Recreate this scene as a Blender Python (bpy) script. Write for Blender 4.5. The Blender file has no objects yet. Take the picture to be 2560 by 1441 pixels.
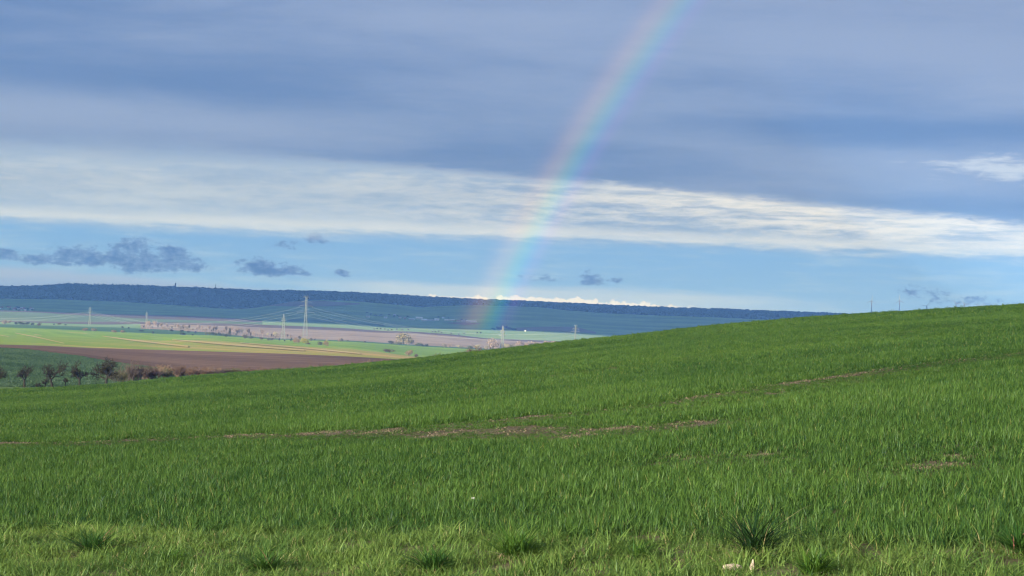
import bpy, math, random
import numpy as np
from mathutils import Vector, Matrix

rng = np.random.default_rng(7)
random.seed(7)
scene = bpy.context.scene
COL = scene.collection

# ------------------------------------------------------------------ camera
FPX = 4900.0                       # focal length in pixels of a 2560 px wide frame
ROLL = math.radians(2.2)
PITCH = math.radians(0.811)
EYE = 1.6
CAM = np.array([0.0, 0.0, EYE])
_r0 = np.array([1.0, 0, 0]); _u0 = np.array([0, -math.sin(PITCH), math.cos(PITCH)])
FWD = np.array([0, math.cos(PITCH), math.sin(PITCH)])
RIGHT = math.cos(ROLL) * _r0 + math.sin(ROLL) * _u0
UP = -math.sin(ROLL) * _r0 + math.cos(ROLL) * _u0
cam_data = bpy.data.cameras.new('camera')
cam_data.sensor_width = 36.0
cam_data.lens = 36.0 * FPX / 2560.0
cam_data.clip_start = 0.1
cam_data.clip_end = 40000.0
cam = bpy.data.objects.new('camera', cam_data)
COL.objects.link(cam)
m = Matrix.Identity(4)
for i in range(3):
    m[i][0] = RIGHT[i]; m[i][1] = UP[i]; m[i][2] = -FWD[i]; m[i][3] = CAM[i]
cam.matrix_world = m
scene.camera = cam

# ------------------------------------------------------------------ exposure
EXPO = 1.25
scene.view_settings.view_transform = 'Standard'
scene.view_settings.look = 'None'
scene.view_settings.gamma = 1.0
scene.view_settings.exposure = EXPO
EE = 2.0 ** EXPO
scene.cycles.max_bounces = 6
scene.cycles.diffuse_bounces = 3
scene.cycles.glossy_bounces = 2
scene.cycles.transmission_bounces = 3
scene.cycles.volume_bounces = 1
scene.cycles.transparent_max_bounces = 8
scene.cycles.use_denoising = True
scene.cycles.denoiser = 'OPENIMAGEDENOISE'
scene.cycles.denoising_input_passes = 'RGB_ALBEDO_NORMAL'
scene.cycles.denoising_prefilter = 'ACCURATE'
scene.cycles.sample_clamp_indirect = 6.0
scene.cycles.filter_width = 1.2

# ------------------------------------------------------------------ sun (opposite the centre of the rainbow)
ANTI_AZ, ANTI_EL = math.radians(38.5), math.radians(-15.0)
ANTI = np.array([math.cos(ANTI_EL) * math.sin(ANTI_AZ), math.cos(ANTI_EL) * math.cos(ANTI_AZ), math.sin(ANTI_EL)])
sun_data = bpy.data.lights.new('sun', 'SUN')
sun_data.energy = 5.0
sun_data.angle = math.radians(0.55)
sun_data.color = (1.0, 0.93, 0.80)
sun = bpy.data.objects.new('sun', sun_data)
COL.objects.link(sun)
sun.rotation_euler = Vector(ANTI).to_track_quat('-Z', 'Y').to_euler()
sun.location = (-300, -380, 200)


def lin(c):
    """sRGB 0..255 -> linear"""
    out = []
    for v in c:
        v = v / 255.0
        out.append(v / 12.92 if v <= 0.04045 else ((v + 0.055) / 1.055) ** 2.4)
    return tuple(out)


# ------------------------------------------------------------------ node helper
class NG:
    def __init__(self, tree):
        self.t = tree
        self.n = tree.nodes
        self.l = tree.links

    def put(self, sock, v):
        if v is None:
            return
        if isinstance(v, bpy.types.NodeSocket):
            self.l.new(v, sock)
        else:
            if sock.type == 'RGBA' and len(v) == 3:
                v = (*v, 1.0)
            sock.default_value = v

    def math(self, op, a, b=None, c=None, clamp=False):
        nd = self.n.new('ShaderNodeMath'); nd.operation = op; nd.use_clamp = clamp
        self.put(nd.inputs[0], a)
        if b is not None: self.put(nd.inputs[1], b)
        if c is not None: self.put(nd.inputs[2], c)
        return nd.outputs[0]

    def add(self, a, b): return self.math('ADD', a, b)
    def sub(self, a, b): return self.math('SUBTRACT', a, b)
    def mul(self, a, b): return self.math('MULTIPLY', a, b)
    def mad(self, a, b, c): return self.math('MULTIPLY_ADD', a, b, c)

    def step(self, v, lo, hi, a=0.0, b=1.0, smooth=True):
        nd = self.n.new('ShaderNodeMapRange')
        nd.interpolation_type = 'SMOOTHSTEP' if smooth else 'LINEAR'
        nd.clamp = True
        self.put(nd.inputs['Value'], v)
        self.put(nd.inputs['From Min'], lo); self.put(nd.inputs['From Max'], hi)
        self.put(nd.inputs['To Min'], a); self.put(nd.inputs['To Max'], b)
        return nd.outputs['Result']

    def mix(self, f, a, b, mode='MIX'):
        nd = self.n.new('ShaderNodeMix'); nd.data_type = 'RGBA'; nd.blend_type = mode
        self.put(nd.inputs[0], f); self.put(nd.inputs[6], a); self.put(nd.inputs[7], b)
        return nd.outputs[2]

    def xyz(self, x, y, z):
        nd = self.n.new('ShaderNodeCombineXYZ')
        self.put(nd.inputs[0], x); self.put(nd.inputs[1], y); self.put(nd.inputs[2], z)
        return nd.outputs[0]

    def sep(self, v):
        nd = self.n.new('ShaderNodeSeparateXYZ'); self.put(nd.inputs[0], v)
        return nd.outputs

    def noise(self, vec, scale=1.0, detail=4.0, rough=0.55, dist=0.0):
        nd = self.n.new('ShaderNodeTexNoise')
        self.put(nd.inputs['Vector'], vec)
        nd.inputs['Scale'].default_value = scale
        nd.inputs['Detail'].default_value = detail
        nd.inputs['Roughness'].default_value = rough
        nd.inputs['Distortion'].default_value = dist
        return nd.outputs[0]

    def ramp(self, f, stops):
        nd = self.n.new('ShaderNodeValToRGB')
        el = nd.color_ramp.elements
        while len(el) > 1: el.remove(el[-1])
        el[0].position, el[0].color = stops[0][0], (*stops[0][1], 1)
        for p, c in stops[1:]:
            e = el.new(p); e.color = (*c, 1)
        self.put(nd.inputs[0], f)
        return nd.outputs[0]


# ------------------------------------------------------------------ world: sky and clouds by direction
SKY_STRENGTH = 0.1
world = bpy.data.worlds.new('World')
scene.world = world
world.use_nodes = True


def build_world():
    world.node_tree.nodes.clear()
    g = NG(world.node_tree)
    K = 1.0 / (EE * SKY_STRENGTH)

    def C(rgb, gain=1.0):
        return tuple(v * K * gain for v in lin(rgb))
    tc = g.n.new('ShaderNodeTexCoord')
    x, y, z = g.sep(tc.outputs['Generated'])
    el = g.mul(g.math('ARCSINE', z), 57.29578)
    az = g.mul(g.math('ARCTAN2', x, y), 57.29578)
    sky = g.n.new('ShaderNodeTexSky')
    sky.sky_type = 'NISHITA'; sky.sun_disc = False
    sky.sun_elevation = math.radians(15); sky.sun_rotation = math.radians(218.5)
    sky.air_density = 1.0; sky.dust_density = 0.6; sky.ozone_density = 1.5
    elc = g.math('MAXIMUM', el, -0.5)
    azc = g.math('MINIMUM', g.math('MAXIMUM', az, -22.0), 22.0)
    # clear blue: the sky texture, tinted to the photograph's saturated blue
    blue = g.mix(1.0, sky.outputs[0], (1.05 * 0.62, 1.02 * 0.78, 1.0 * 0.92), 'MULTIPLY')
    grad = g.mix(g.step(elc, 0.3, 2.4), C((112, 164, 232)), C((72, 132, 220)))
    col = g.mix(0.88, blue, grad)
    # coordinates stretched along the horizon
    P = g.xyz(g.mul(az, 0.16), g.mul(elc, 1.1), 0.0)
    P2 = g.xyz(g.mul(az, 0.055), g.mul(elc, 0.55), 3.7)
    P3 = g.xyz(g.mul(az, 0.5), g.mul(elc, 5.0), 8.1)
    PC = g.xyz(g.mul(az, 1.5), g.mul(elc, 2.4), 1.3)
    n1 = g.noise(P, 1.0, 6, 0.6, 0.35)
    n4 = g.noise(g.xyz(g.mul(az, 1.3), g.mul(elc, 6.5), 2.2), 1.0, 7, 0.68, 0.5)
    n2 = g.noise(P2, 1.0, 4, 0.5, 0.6)
    n3 = g.noise(P3, 1.0, 5, 0.6, 0.4)
    nc = g.noise(PC, 1.0, 7, 0.62, 0.3)
    nf = g.noise(PC, 3.1, 6, 0.65, 0.2)
    # thin veils in the blue gap
    veil = g.mul(g.step(g.mad(n3, 1.0, g.mul(n1, 0.5)), 0.68, 1.0), 0.3)
    col = g.mix(veil, col, C((190, 212, 230)))
    # pale cloud bank right above the ridge
    pale = g.mul(g.step(g.sub(elc, g.mul(n1, 0.5)), 0.75, 0.45), g.mul(g.step(azc, -7, -3), g.step(azc, 11, 4)))
    col = g.mix(g.mul(pale, 0.55), col, C((214, 224, 232)))
    # white cumulus heads low behind the ridge
    PW = g.xyz(g.mul(az, 2.4), g.mul(elc, 2.0), 5.0)
    nw = g.noise(PW, 1.0, 5, 0.6)
    wtop = g.mad(nw, 0.55, g.mad(g.math('ABSOLUTE', g.sub(az, 1.2)), -0.030, 0.31))
    white = g.mul(g.step(g.sub(wtop, elc), -0.015, 0.03), g.mul(g.step(az, -7.6, -6.0), g.step(az, 5.6, 4.4)))
    col = g.mix(white, col, C((240, 240, 238), 1.05))
    # lavender bank on the left, below the dark clouds
    lav = g.mul(g.step(g.sub(g.add(g.mul(n1, 0.3), g.step(azc, -15.0, -4.5, 0.82, 0.30, False)), elc), 0.0, 0.22), g.step(azc, -4.0, -7.0))
    col = g.mix(g.mul(lav, 0.9), col, g.mix(g.step(g.add(elc, g.mul(n3, 0.4)), 0.35, 0.9), C((128, 150, 198)), C((160, 174, 206))))
    # small dark cumulus
    blobs = [(-14.6, 1.12, 0.55, 0.2, 1.0), (-13.4, 1.05, 0.6, 0.22, 1.0), (-12.4, 1.10, 1.0, 0.36, 1.05), (-11.0, 1.14, 1.0, 0.50, 1.15),
             (-10.1, 1.10, 0.8, 0.44, 1.1), (-9.35, 1.02, 0.5, 0.22, 0.9), (-7.5, 1.06, 0.6, 0.32, 1.05), (-6.9, 1.02, 0.6, 0.24, 0.95), (-6.3, 1.0, 0.4, 0.2, 0.9),
             (-6.55, 1.80, 0.45, 0.18, 0.62), (-5.85, 1.98, 0.4, 0.17, 0.74), (-5.1, 1.00, 0.3, 0.1, 0.45),
             (0.85, 1.10, 0.45, 0.14, 0.5), (2.3, 1.10, 0.42, 0.17, 0.7), (2.9, 1.14, 0.25, 0.1, 0.5),
             (12.1, 0.98, 0.75, 0.2, 0.4), (13.4, 0.9, 0.6, 0.14, 0.3)]
    # the same kind of small clouds goes on round the horizon outside the picture
    for k in range(26):
        a = random.uniform(20, 340); a = a - 360 if a > 180 else a
        blobs.append((a, random.uniform(0.9, 1.9), random.uniform(0.5, 1.4), random.uniform(0.12, 0.3), random.uniform(0.6, 1.0)))
    best = None
    for (a, e, ra, re, w) in blobs:
        dx = g.mul(g.sub(az, a), 1.0 / ra)
        dy = g.sub(elc, e)
        dy = g.math('MAXIMUM', g.mul(dy, 0.85 / re), g.mul(dy, -1.7 / re))
        d2 = g.add(g.mul(dx, dx), g.mul(dy, dy))
        v = g.mul(g.sub(1.15, d2), w)
        v = g.math('MAXIMUM', v, -1.5)
        best = v if best is None else g.math('MAXIMUM', best, v)
    nb = g.add(g.mul(g.sub(nc, 0.5), 5.5), g.mul(g.sub(nf, 0.5), 3.6))
    body = g.add(best, nb)
    dark = g.step(body, -0.1, 0.75)
    dcol = g.mix(g.step(g.add(body, g.mul(g.sub(nf, 0.5), 1.2)), 0.4, 2.0), C((98, 120, 168)), C((46, 64, 112)))
    col = g.mix(g.mul(dark, 0.94), col, dcol)
    # white band: lower edge level at about 2.2 degrees
    wob = g.mul(g.sub(n2, 0.5), 0.5)
    wl = g.add(elc, g.add(wob, g.add(g.mul(g.sub(n3, 0.5), 0.22), g.mul(g.sub(n4, 0.5), 0.22))))
    band = g.step(wl, 1.92, 2.48)
    streak = g.step(g.add(g.mul(n4, 0.5), g.mad(n3, 0.5, g.mul(n1, 0.4))), 0.52, 0.88)
    bcol = g.mix(streak, C((150, 172, 202)), C((204, 212, 222)))
    gap = g.mul(g.step(g.add(g.mul(n4, 0.4), g.mad(n3, 0.5, g.mul(n2, 0.45))), 0.78, 0.52), g.step(azc, -3.0, 4.0))
    bcol = g.mix(g.mul(gap, 0.8), bcol, C((132, 156, 192)))
    soft = g.step(azc, 0.0, -7.0)
    bcol = g.mix(g.mul(soft, 0.75), bcol, g.mix(g.step(g.add(n1, g.mul(n4, 0.4)), 0.55, 0.95), C((160, 180, 208)), C((192, 205, 219))))
    edge = g.mul(g.step(wl, 2.2, 2.36), g.step(wl, 2.75, 2.42))
    bcol = g.mix(g.mul(edge, 0.6), bcol, C((222, 228, 232)))
    v1 = g.sub(g.mad(azc, -0.043, 4.1), g.mul(g.mul(azc, azc), 0.00183))
    top = g.sub(g.add(elc, g.add(g.mul(g.sub(n1, 0.5), 0.5), g.add(g.mul(g.sub(n3, 0.5), 0.35), g.mul(g.sub(n4, 0.5), 0.55)))), v1)
    glow = g.mul(g.mul(g.step(top, -1.0, -0.25), g.step(top, 0.1, -0.1)), g.step(azc, 0.0, 4.5))
    bcol = g.mix(g.mul(glow, g.step(n3, 0.3, 0.65, 0.25, 0.95)), bcol, C((238, 240, 240)))
    col = g.mix(band, col, bcol)
    # grey-blue stratus deck above
    blur = g.step(azc, -2.0, -12.0, 0.2, 0.5)
    deck = g.step(top, g.mul(blur, -1.0), blur)
    dsel = g.add(g.mul(g.sub(n2, 0.5), 1.8), g.add(g.mul(g.sub(n1, 0.5), 1.1), g.mul(g.sub(n4, 0.5), 0.35)))

    def hband(e, s, a0, a1, w):
        q = g.mul(g.sub(g.mad(azc, 0.0, elc), e), 1.0 / s)
        bell = g.math('EXPONENT', g.mul(g.mul(q, q), -1.0))
        return g.mul(g.mul(bell, g.step(azc, a0, a1)), w)
    dsel = g.add(dsel, g.add(hband(5.15, 0.62, 3.0, -10.0, 0.62), g.add(hband(4.75, 0.42, 2.0, 14.0, 0.5), hband(7.1, 0.55, 5.0, 16.0, 0.4))))
    dsel = g.add(dsel, g.add(hband(5.75, 0.38, 0.0, 8.0, -0.55), g.add(hband(3.6, 0.35, 6.0, 13.0, -0.45), hband(6.4, 0.8, 2.0, -8.0, -0.35))))
    dsel = g.add(dsel, g.mul(g.step(elc, 5.6, 8.0), g.step(azc, -16.0, 1.0, -0.55, 0.35)))
    dcol2 = g.mix(g.step(dsel, -0.75, 0.75), C((98, 122, 166)), C((143, 158, 189)))
    brk = g.mul(g.step(g.add(hband(4.72, 0.42, 8.5, 14.5, 1.1), g.add(g.mul(g.sub(n3, 0.5), 1.6), g.mul(g.sub(n4, 0.5), 1.8))), 0.5, 1.2), 0.75)
    dcol2 = g.mix(brk, dcol2, C((205, 214, 226)))
    col = g.mix(deck, col, dcol2)
    # below the horizon: plain
    col = g.mix(g.step(el, -0.5, -3.0), col, C((90, 105, 95)))
    bg = g.n.new('ShaderNodeBackground')
    g.put(bg.inputs['Color'], col); bg.inputs['Strength'].default_value = SKY_STRENGTH
    out = g.n.new('ShaderNodeOutputWorld')
    g.l.new(bg.outputs[0], out.inputs['Surface'])


build_world()
world.cycles.sampling_method = 'MANUAL'
world.cycles.sample_map_resolution = 512


# ------------------------------------------------------------------ generic helpers
def pixdir(px, py):
    v = FWD + (px - 1280.0) / FPX * RIGHT - (py - 720.5) / FPX * UP
    return v / np.hypot(v[0], v[1])          # unit horizontal length


def pix_at(px, py, d):
    """point seen at a pixel of the photograph at horizontal distance d"""
    return CAM + pixdir(px, py) * d


def project(p):
    q = np.asarray(p) - CAM
    f = q @ FWD
    return 1280 + FPX * (q @ RIGHT) / f, 720.5 - FPX * (q @ UP) / f


def yh(px):
    return 741.0 + 0.0383 * px


MATS = {}


def tag(o, label=None, cat=None, group=None, kind=None):
    if label: o['label'] = label
    if cat: o['category'] = cat
    if group: o['group'] = group
    if kind: o['kind'] = kind
    return o


def mesh_obj(name, verts, faces, mat=None, parent=None, smooth=False, link=True):
    me = bpy.data.meshes.new(name)
    me.from_pydata([tuple(map(float, v)) for v in verts], [], [tuple(int(i) for i in f) for f in faces])
    if smooth:
        me.shade_smooth()
    if mat: me.materials.append(mat)
    o = bpy.data.objects.new(name, me)
    if link: COL.objects.link(o)
    if parent: o.parent = parent
    return o


def np_mesh(name, V, F, mat=None, smooth=False):
    """fast mesh from arrays; F is (n,3) or (n,4)"""
    me = bpy.data.meshes.new(name)
    V = np.asarray(V, np.float32); F = np.asarray(F, np.int32)
    n, k = F.shape
    me.vertices.add(len(V)); me.vertices.foreach_set('co', V.ravel())
    me.loops.add(n * k); me.loops.foreach_set('vertex_index', F.ravel())
    me.polygons.add(n)
    me.polygons.foreach_set('loop_start', np.arange(0, n * k, k, dtype=np.int32))
    me.update(calc_edges=True)
    if smooth: me.shade_smooth()
    if mat: me.materials.append(mat)
    return me


def empty(name, loc, label=None, cat=None, group=None, rz=0.0):
    o = bpy.data.objects.new(name, None)
    o.empty_display_size = 0.5
    COL.objects.link(o)
    o.location = tuple(map(float, loc)); o.rotation_euler = (0, 0, rz)
    return tag(o, label, cat, group)


# ------------------------------------------------------------------ materials
def mat_new(name):
    mt = bpy.data.materials.new(name); mt.use_nodes = True
    mt.node_tree.nodes.clear()
    g = NG(mt.node_tree)
    out = g.n.new('ShaderNodeOutputMaterial')
    return mt, g, out


def principled(g, out, col, rough=0.8, spec=0.2, bump=None, bstr=0.3, bdist=0.1):
    p = g.n.new('ShaderNodeBsdfPrincipled')
    g.put(p.inputs['Base Color'], col)
    g.put(p.inputs['Roughness'], rough)
    p.inputs['Specular IOR Level'].default_value = spec
    if bump is not None:
        b = g.n.new('ShaderNodeBump'); b.inputs['Strength'].default_value = bstr; b.inputs['Distance'].default_value = bdist
        g.put(b.inputs['Height'], bump)
        g.l.new(b.outputs[0], p.inputs['Normal'])
    g.l.new(p.outputs[0], out.inputs['Surface'])
    return p


def field_mat(name, a, b, c=None, fine=1.0, streak=0.02, along=30.0, camt=0.5, bump=0.4, green=None):
    """farm field: two tones in patches, streaks along the working direction, optional third tone"""
    mt, g, out = mat_new(name)
    geo = g.n.new('ShaderNodeNewGeometry')
    x, y, z = g.sep(geo.outputs['Position'])
    ca, sa = math.cos(math.radians(along)), math.sin(math.radians(along))
    u = g.add(g.mul(x, ca), g.mul(y, sa)); v = g.add(g.mul(x, -sa), g.mul(y, ca))
    big = g.noise(geo.outputs['Position'], 0.006, 4, 0.6)
    st = g.noise(g.xyz(g.mul(u, streak * 0.08), g.mul(v, streak * 2.0), 0.0), 1.0, 5, 0.65)
    fi = g.noise(geo.outputs['Position'], fine, 4, 0.7)
    f = g.add(g.mul(big, 0.45), g.add(g.mul(st, 0.4), g.mul(fi, 0.25)))
    col = g.mix(g.step(f, 0.45, 0.64), a, b)
    if c is not None:
        col = g.mix(g.mul(g.step(g.add(st, g.mul(g.sub(big, 0.5), 0.6)), camt, camt + 0.16), 0.85), col, c)
    if green is not None:            # the crop stands better towards one side of the field
        w_ = g.step(g.add(g.add(x, g.mul(y, 0.175)), g.mul(g.sub(st, 0.5), 420.0)), 90.0, -60.0)
        col = g.mix(g.mul(w_, 0.9), col, green)
    principled(g, out, col, 0.9, 0.1, fi, bump, 0.5)
    return mt


def plain(name, rgb, rough=0.6, spec=0.3, var=0.15, scale=2.0, metal=0.0):
    if name in MATS: return MATS[name]
    mt, g, out = mat_new(name)
    tcn = g.n.new('ShaderNodeTexCoord')
    n = g.noise(tcn.outputs['Object'], scale, 3, 0.6)
    lo = tuple(v * (1 - var) for v in rgb); hi = tuple(min(1, v * (1 + var)) for v in rgb)
    p = principled(g, out, g.mix(n, lo, hi), rough, spec)
    p.inputs['Metallic'].default_value = metal
    MATS[name] = mt
    return mt


def leaf_mat(name, dark, light, third=None, transl=0.35, gloss=0.06, pos_scale=0.12, rough=0.45):
    """grass blade or leaf: diffuse + translucent + a little wax gloss; hue varies by blade, clump and place"""
    mt, g, out = mat_new(name)
    at = g.n.new('ShaderNodeAttribute'); at.attribute_name = 'tint'
    oi = g.n.new('ShaderNodeObjectInfo')
    geo = g.n.new('ShaderNodeNewGeometry')
    big = g.noise(geo.outputs['Position'], pos_scale, 3, 0.55)
    mid = g.noise(geo.outputs['Position'], pos_scale * 7, 3, 0.6)
    f = g.add(g.mul(at.outputs['Fac'], 0.6), g.add(g.mul(oi.outputs['Random'], 0.22), g.add(g.mul(big, 0.95), g.mul(mid, 0.35))))
    col = g.mix(g.step(f, 0.70, 1.40), dark, light)
    if third is not None:
        col = g.mix(g.step(at.outputs['Fac'], 0.955, 0.985), col, third)
    d = g.n.new('ShaderNodeBsdfDiffuse'); g.put(d.inputs[0], col)
    t = g.n.new('ShaderNodeBsdfTranslucent'); g.put(t.inputs[0], g.mix(0.5, col, (light[0] * 1.2, light[1] * 1.1, light[2] * 0.6)))
    mx = g.n.new('ShaderNodeMixShader'); mx.inputs[0].default_value = transl
    g.l.new(d.outputs[0], mx.inputs[1]); g.l.new(t.outputs[0], mx.inputs[2])
    gl = g.n.new('ShaderNodeBsdfGlossy'); gl.inputs['Roughness'].default_value = rough
    gl.inputs['Color'].default_value = (0.9, 0.95, 1.0, 1)
    m2 = g.n.new('ShaderNodeMixShader'); m2.inputs[0].default_value = gloss
    g.l.new(mx.outputs[0], m2.inputs[1]); g.l.new(gl.outputs[0], m2.inputs[2])
    g.l.new(m2.outputs[0], out.inputs['Surface'])
    return mt


# ------------------------------------------------------------------ the near hill
CREST = [(-900, 1060), (-300, 1000), (0, 975), (200, 968), (289, 961), (400, 949), (511, 939), (622, 931), (733, 925), (844, 917), (949, 906), (1015, 900),
         (1082, 893), (1149, 885), (1237, 876), (1340, 864), (1389, 858), (1500, 846), (1611, 835), (1780, 815), (1930, 802), (2080, 790),
         (2235, 781), (2391, 771.5), (2560, 762), (2900, 742), (3500, 712)]
CX = np.array([c[0] for c in CREST], float); CY = np.array([c[1] for c in CREST], float) + 4.0
KQ = EYE / 200.0 ** 2
S0 = 2 * math.sqrt(EYE * KQ)
_az, _tn = [], []
for a, b in zip(CX, CY):
    v = pixdir(a, b); _az.append(math.atan2(v[0], v[1])); _tn.append(v[2])
_az = np.array(_az); _tn = np.array(_tn) + S0
A_ = np.stack([np.sin(_az), np.cos(_az)], 1)
SX, SY = np.linalg.lstsq(A_[2:-2], _tn[2:-2], rcond=None)[0]
_res = _tn - A_ @ np.array([SX, SY])
_ga = np.radians(np.arange(-40, 40.1, 0.25))
_gr = np.interp(_ga, _az, _res)
_k = np.hanning(9); _k /= _k.sum()
_gr = np.convolve(np.pad(_gr, 4, 'edge'), _k, 'valid') * np.clip((0.55 - np.abs(_ga)) / 0.2, 0, 1)


def slope_at(az):
    return SX * np.sin(az) + SY * np.cos(az) + np.interp(az, _ga, _gr, left=0, right=0)


def near_z(x, y):
    r = np.hypot(x, y); az = np.arctan2(x, y)
    return r * slope_at(az) - KQ * r * r


def near_pix(px, py):
    """point of the near hill seen at a pixel"""
    v = pixdir(px, py); az = math.atan2(v[0], v[1])
    s = float(slope_at(az))
    b = v[2] - s                          # KQ r^2 + b r + EYE = 0
    disc = max(b * b - 4 * KQ * EYE, 0.0)
    r = (-b - math.sqrt(disc)) / (2 * KQ)
    x, y = r * math.sin(az), r * math.cos(az)
    return np.array([x, y, float(near_z(x, y))])


R_END = 258.0


def build_near_sheet():
    azs = np.radians(np.concatenate([np.arange(-180, -30, 6), np.arange(-30, 30, 0.5), np.arange(30, 180, 6)]))
    rs = np.concatenate([[0.6, 1.5, 3, 5, 7], np.geomspace(8.5, R_END, 90)])
    A, Rr = np.meshgrid(azs, rs)
    X = Rr * np.sin(A); Y = Rr * np.cos(A); Z = near_z(X, Y)
    n, k = A.shape
    V = np.stack([X, Y, Z], -1).reshape(-1, 3)
    i, j = np.meshgrid(np.arange(n - 1), np.arange(k), indexing='ij')
    jn = (j + 1) % k
    F = np.stack([i * k + j, (i + 1) * k + j, (i + 1) * k + jn, i * k + jn], -1).reshape(-1, 4)
    V = np.vstack([V, [[0, 0, 0]]])
    mt, g, out = mat_new('field_soil')
    geo = g.n.new('ShaderNodeNewGeometry')
    n1 = g.noise(geo.outputs['Position'], 1.1, 5, 0.65)
    n2 = g.noise(geo.outputs['Position'], 14.0, 5, 0.7)
    n3 = g.noise(geo.outputs['Position'], 70.0, 3, 0.7)
    col = g.mix(g.step(g.add(g.mul(n1, 0.5), g.mul(n2, 0.5)), 0.35, 0.65), (0.074, 0.06, 0.036), (0.17, 0.138, 0.086))
    col = g.mix(g.step(n3, 0.6, 0.8), col, (0.2, 0.165, 0.11))
    principled(g, out, col, 0.95, 0.1, g.add(n2, g.mul(n3, 0.4)), 0.9, 0.05)
    me = np_mesh('field', V, F, mt, True)
    o = bpy.data.objects.new('field', me); COL.objects.link(o)
    tag(o, 'sloping brown soil of the wheat field', kind='structure')


build_near_sheet()

# ------------------------------------------------------------------ valley and far hills: one surface through measured lines
XS = np.concatenate([np.arange(-900, 0, 60), np.arange(0, 2560, 16), np.arange(2560, 3501, 60)]).astype(float)


def curve(pts, dist):
    xs = np.array([p[0] for p in pts], float); ys = np.array([p[1] for p in pts], float)
    # beyond the last measured point the line keeps its height above the level line
    rel = ys - yh(xs)

    def f(px):
        return yh(px) + np.interp(px, xs, rel)
    return f, dist


def crest_y(px):
    return np.interp(px, CX, CY)


C_TRACK = (lambda px: np.where(px < 300, np.interp(px, [-900, 0, 150, 250, 300], [1030, 967, 969, 968, crest_y(300) + 4]), crest_y(px) + 4), 296.0)
LINES = [
    ('ridge_back', curve([(-900, 690), (0, 716), (2560, 812), (3500, 850)], 9600.0)),
    ('ridge_far', curve([(-900, 690), (0, 716), (2560, 812), (3500, 850)], 7300.0)),
    ('ridge', curve([(-900, 690), (-300, 708), (0, 719), (90, 718), (160, 712.5), (230, 715), (330, 716), (440, 719.5), (600, 725.5), (640, 728), (800, 731.5), (860, 734), (1000, 741),
                     (1100, 747.5), (1200, 753.5), (1300, 756.5), (1450, 763.5), (1530, 767), (1700, 773.5), (1780, 775.5), (1900, 780.5), (2000, 784), (2110, 788.5), (2560, 806), (3500, 842)], 6500.0)),
    ('wood_edge', curve([(-900, 725), (0, 747.5), (150, 749), (300, 755), (400, 761), (511, 769), (566, 772.5), (611, 773), (640, 770), (677, 764), (733, 754), (800, 751), (860, 752), (927, 757),
                         (1015, 764), (1049, 770), (1082, 767), (1149, 764), (1215, 764), (1340, 768), (1411, 776), (1522, 784), (1633, 789), (1766, 793), (1900, 799), (2100, 806), (2560, 822), (3500, 858)], 5200.0)),
    ('slope_foot', curve([(-900, 750), (0, 776), (100, 779), (230, 784.5), (360, 787.5), (480, 790.5), (600, 797), (640, 802), (700, 804.5), (866, 811), (971, 818.5), (1126, 822), (1193, 824), (1340, 828.5),
                          (1522, 840), (2000, 862), (2560, 885), (3500, 920)], 3650.0)),
    ('strip_a', curve([(-900, 756), (0, 779), (100, 782), (200, 789), (333, 796), (480, 801), (600, 804.5), (640, 805.5), (700, 808), (866, 814), (971, 822), (1126, 826), (1193, 829), (1340, 833), (1522, 845), (2000, 867), (2560, 890), (3500, 925)], 3350.0)),
    ('strip_b', curve([(-900, 775), (0, 803), (180, 805), (333, 804.5), (400, 806), (511, 808), (622, 811), (755, 816), (866, 821), (949, 827), (1037, 829.5), (1126, 836), (1215, 846), (1340, 851), (1522, 858), (2000, 880), (2560, 903), (3500, 938)], 3050.0)),
    ('pink_top', curve([(-900, 778), (0, 805), (89, 807), (178, 810), (266, 812), (355, 811), (489, 812.5), (578, 815.5), (666, 820), (755, 823.5), (880, 828), (949, 832), (1037, 833.5), (1126, 840), (1215, 849), (1340, 856), (1522, 864), (2000, 886), (2560, 909), (3500, 944)], 2900.0)),
    ('pink_foot', curve([(-900, 785), (0, 811), (178, 816), (289, 819), (400, 824), (511, 831), (600, 840), (689, 846.5), (777, 848.5), (880, 852), (971, 858), (1060, 864), (1193, 870.5), (1340, 878), (1522, 888), (2000, 908), (2560, 932), (3500, 965)], 2330.0)),
    ('bright_top', curve([(-900, 792), (0, 818.5), (111, 822), (222, 827.6), (333, 832), (420, 836), (520, 838.5), (600, 843.5), (689, 849.5), (777, 851.5), (880, 855), (971, 861), (1060, 867), (1193, 874), (1340, 882), (1522, 892), (2000, 912), (2560, 936), (3500, 970)], 2120.0)),
    ('stubble_top', curve([(-900, 815), (0, 838), (150, 842), (300, 847), (400, 852), (489, 850), (578, 855), (666, 860), (755, 866.5), (880, 874.5), (949, 881), (1037, 892), (1100, 898), (1340, 908), (1522, 915), (2000, 935), (2560, 960), (3500, 995)], 1500.0)),
    ('plough_top', curve([(-900, 832), (0, 861.6), (111, 864.5), (222, 870), (333, 873), (480, 877.6), (622, 882), (733, 885.5), (880, 892), (949, 896), (1000, 899), (1150, 910), (1522, 935), (2000, 960), (2560, 985), (3500, 1020)], 900.0)),
    ('plough_foot', curve([(-900, 840), (0, 870), (67, 873.6), (133, 883), (200, 891), (266, 903), (333, 913), (450, 927), (700, 945), (1000, 962), (1522, 990), (2000, 1010), (2560, 1030), (3500, 1070)], 560.0)),
    ('track', C_TRACK),
]
LN = {n: c for n, c in LINES}


def line_pt(name, px):
    f, d = LN[name]
    return pix_at(px, float(f(px)), d)


def column(px):
    """terrain points at a column, far to near, ending on the near hill"""
    pts = [pix_at(px, float(f(px)), d) for _, (f, d) in LINES]
    v = pixdir(px, crest_y(px)); az = math.atan2(v[0], v[1])
    x, y = R_END * math.sin(az), R_END * math.cos(az)
    pts.append(np.array([x, y, float(near_z(x, y))]))
    return pts


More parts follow.
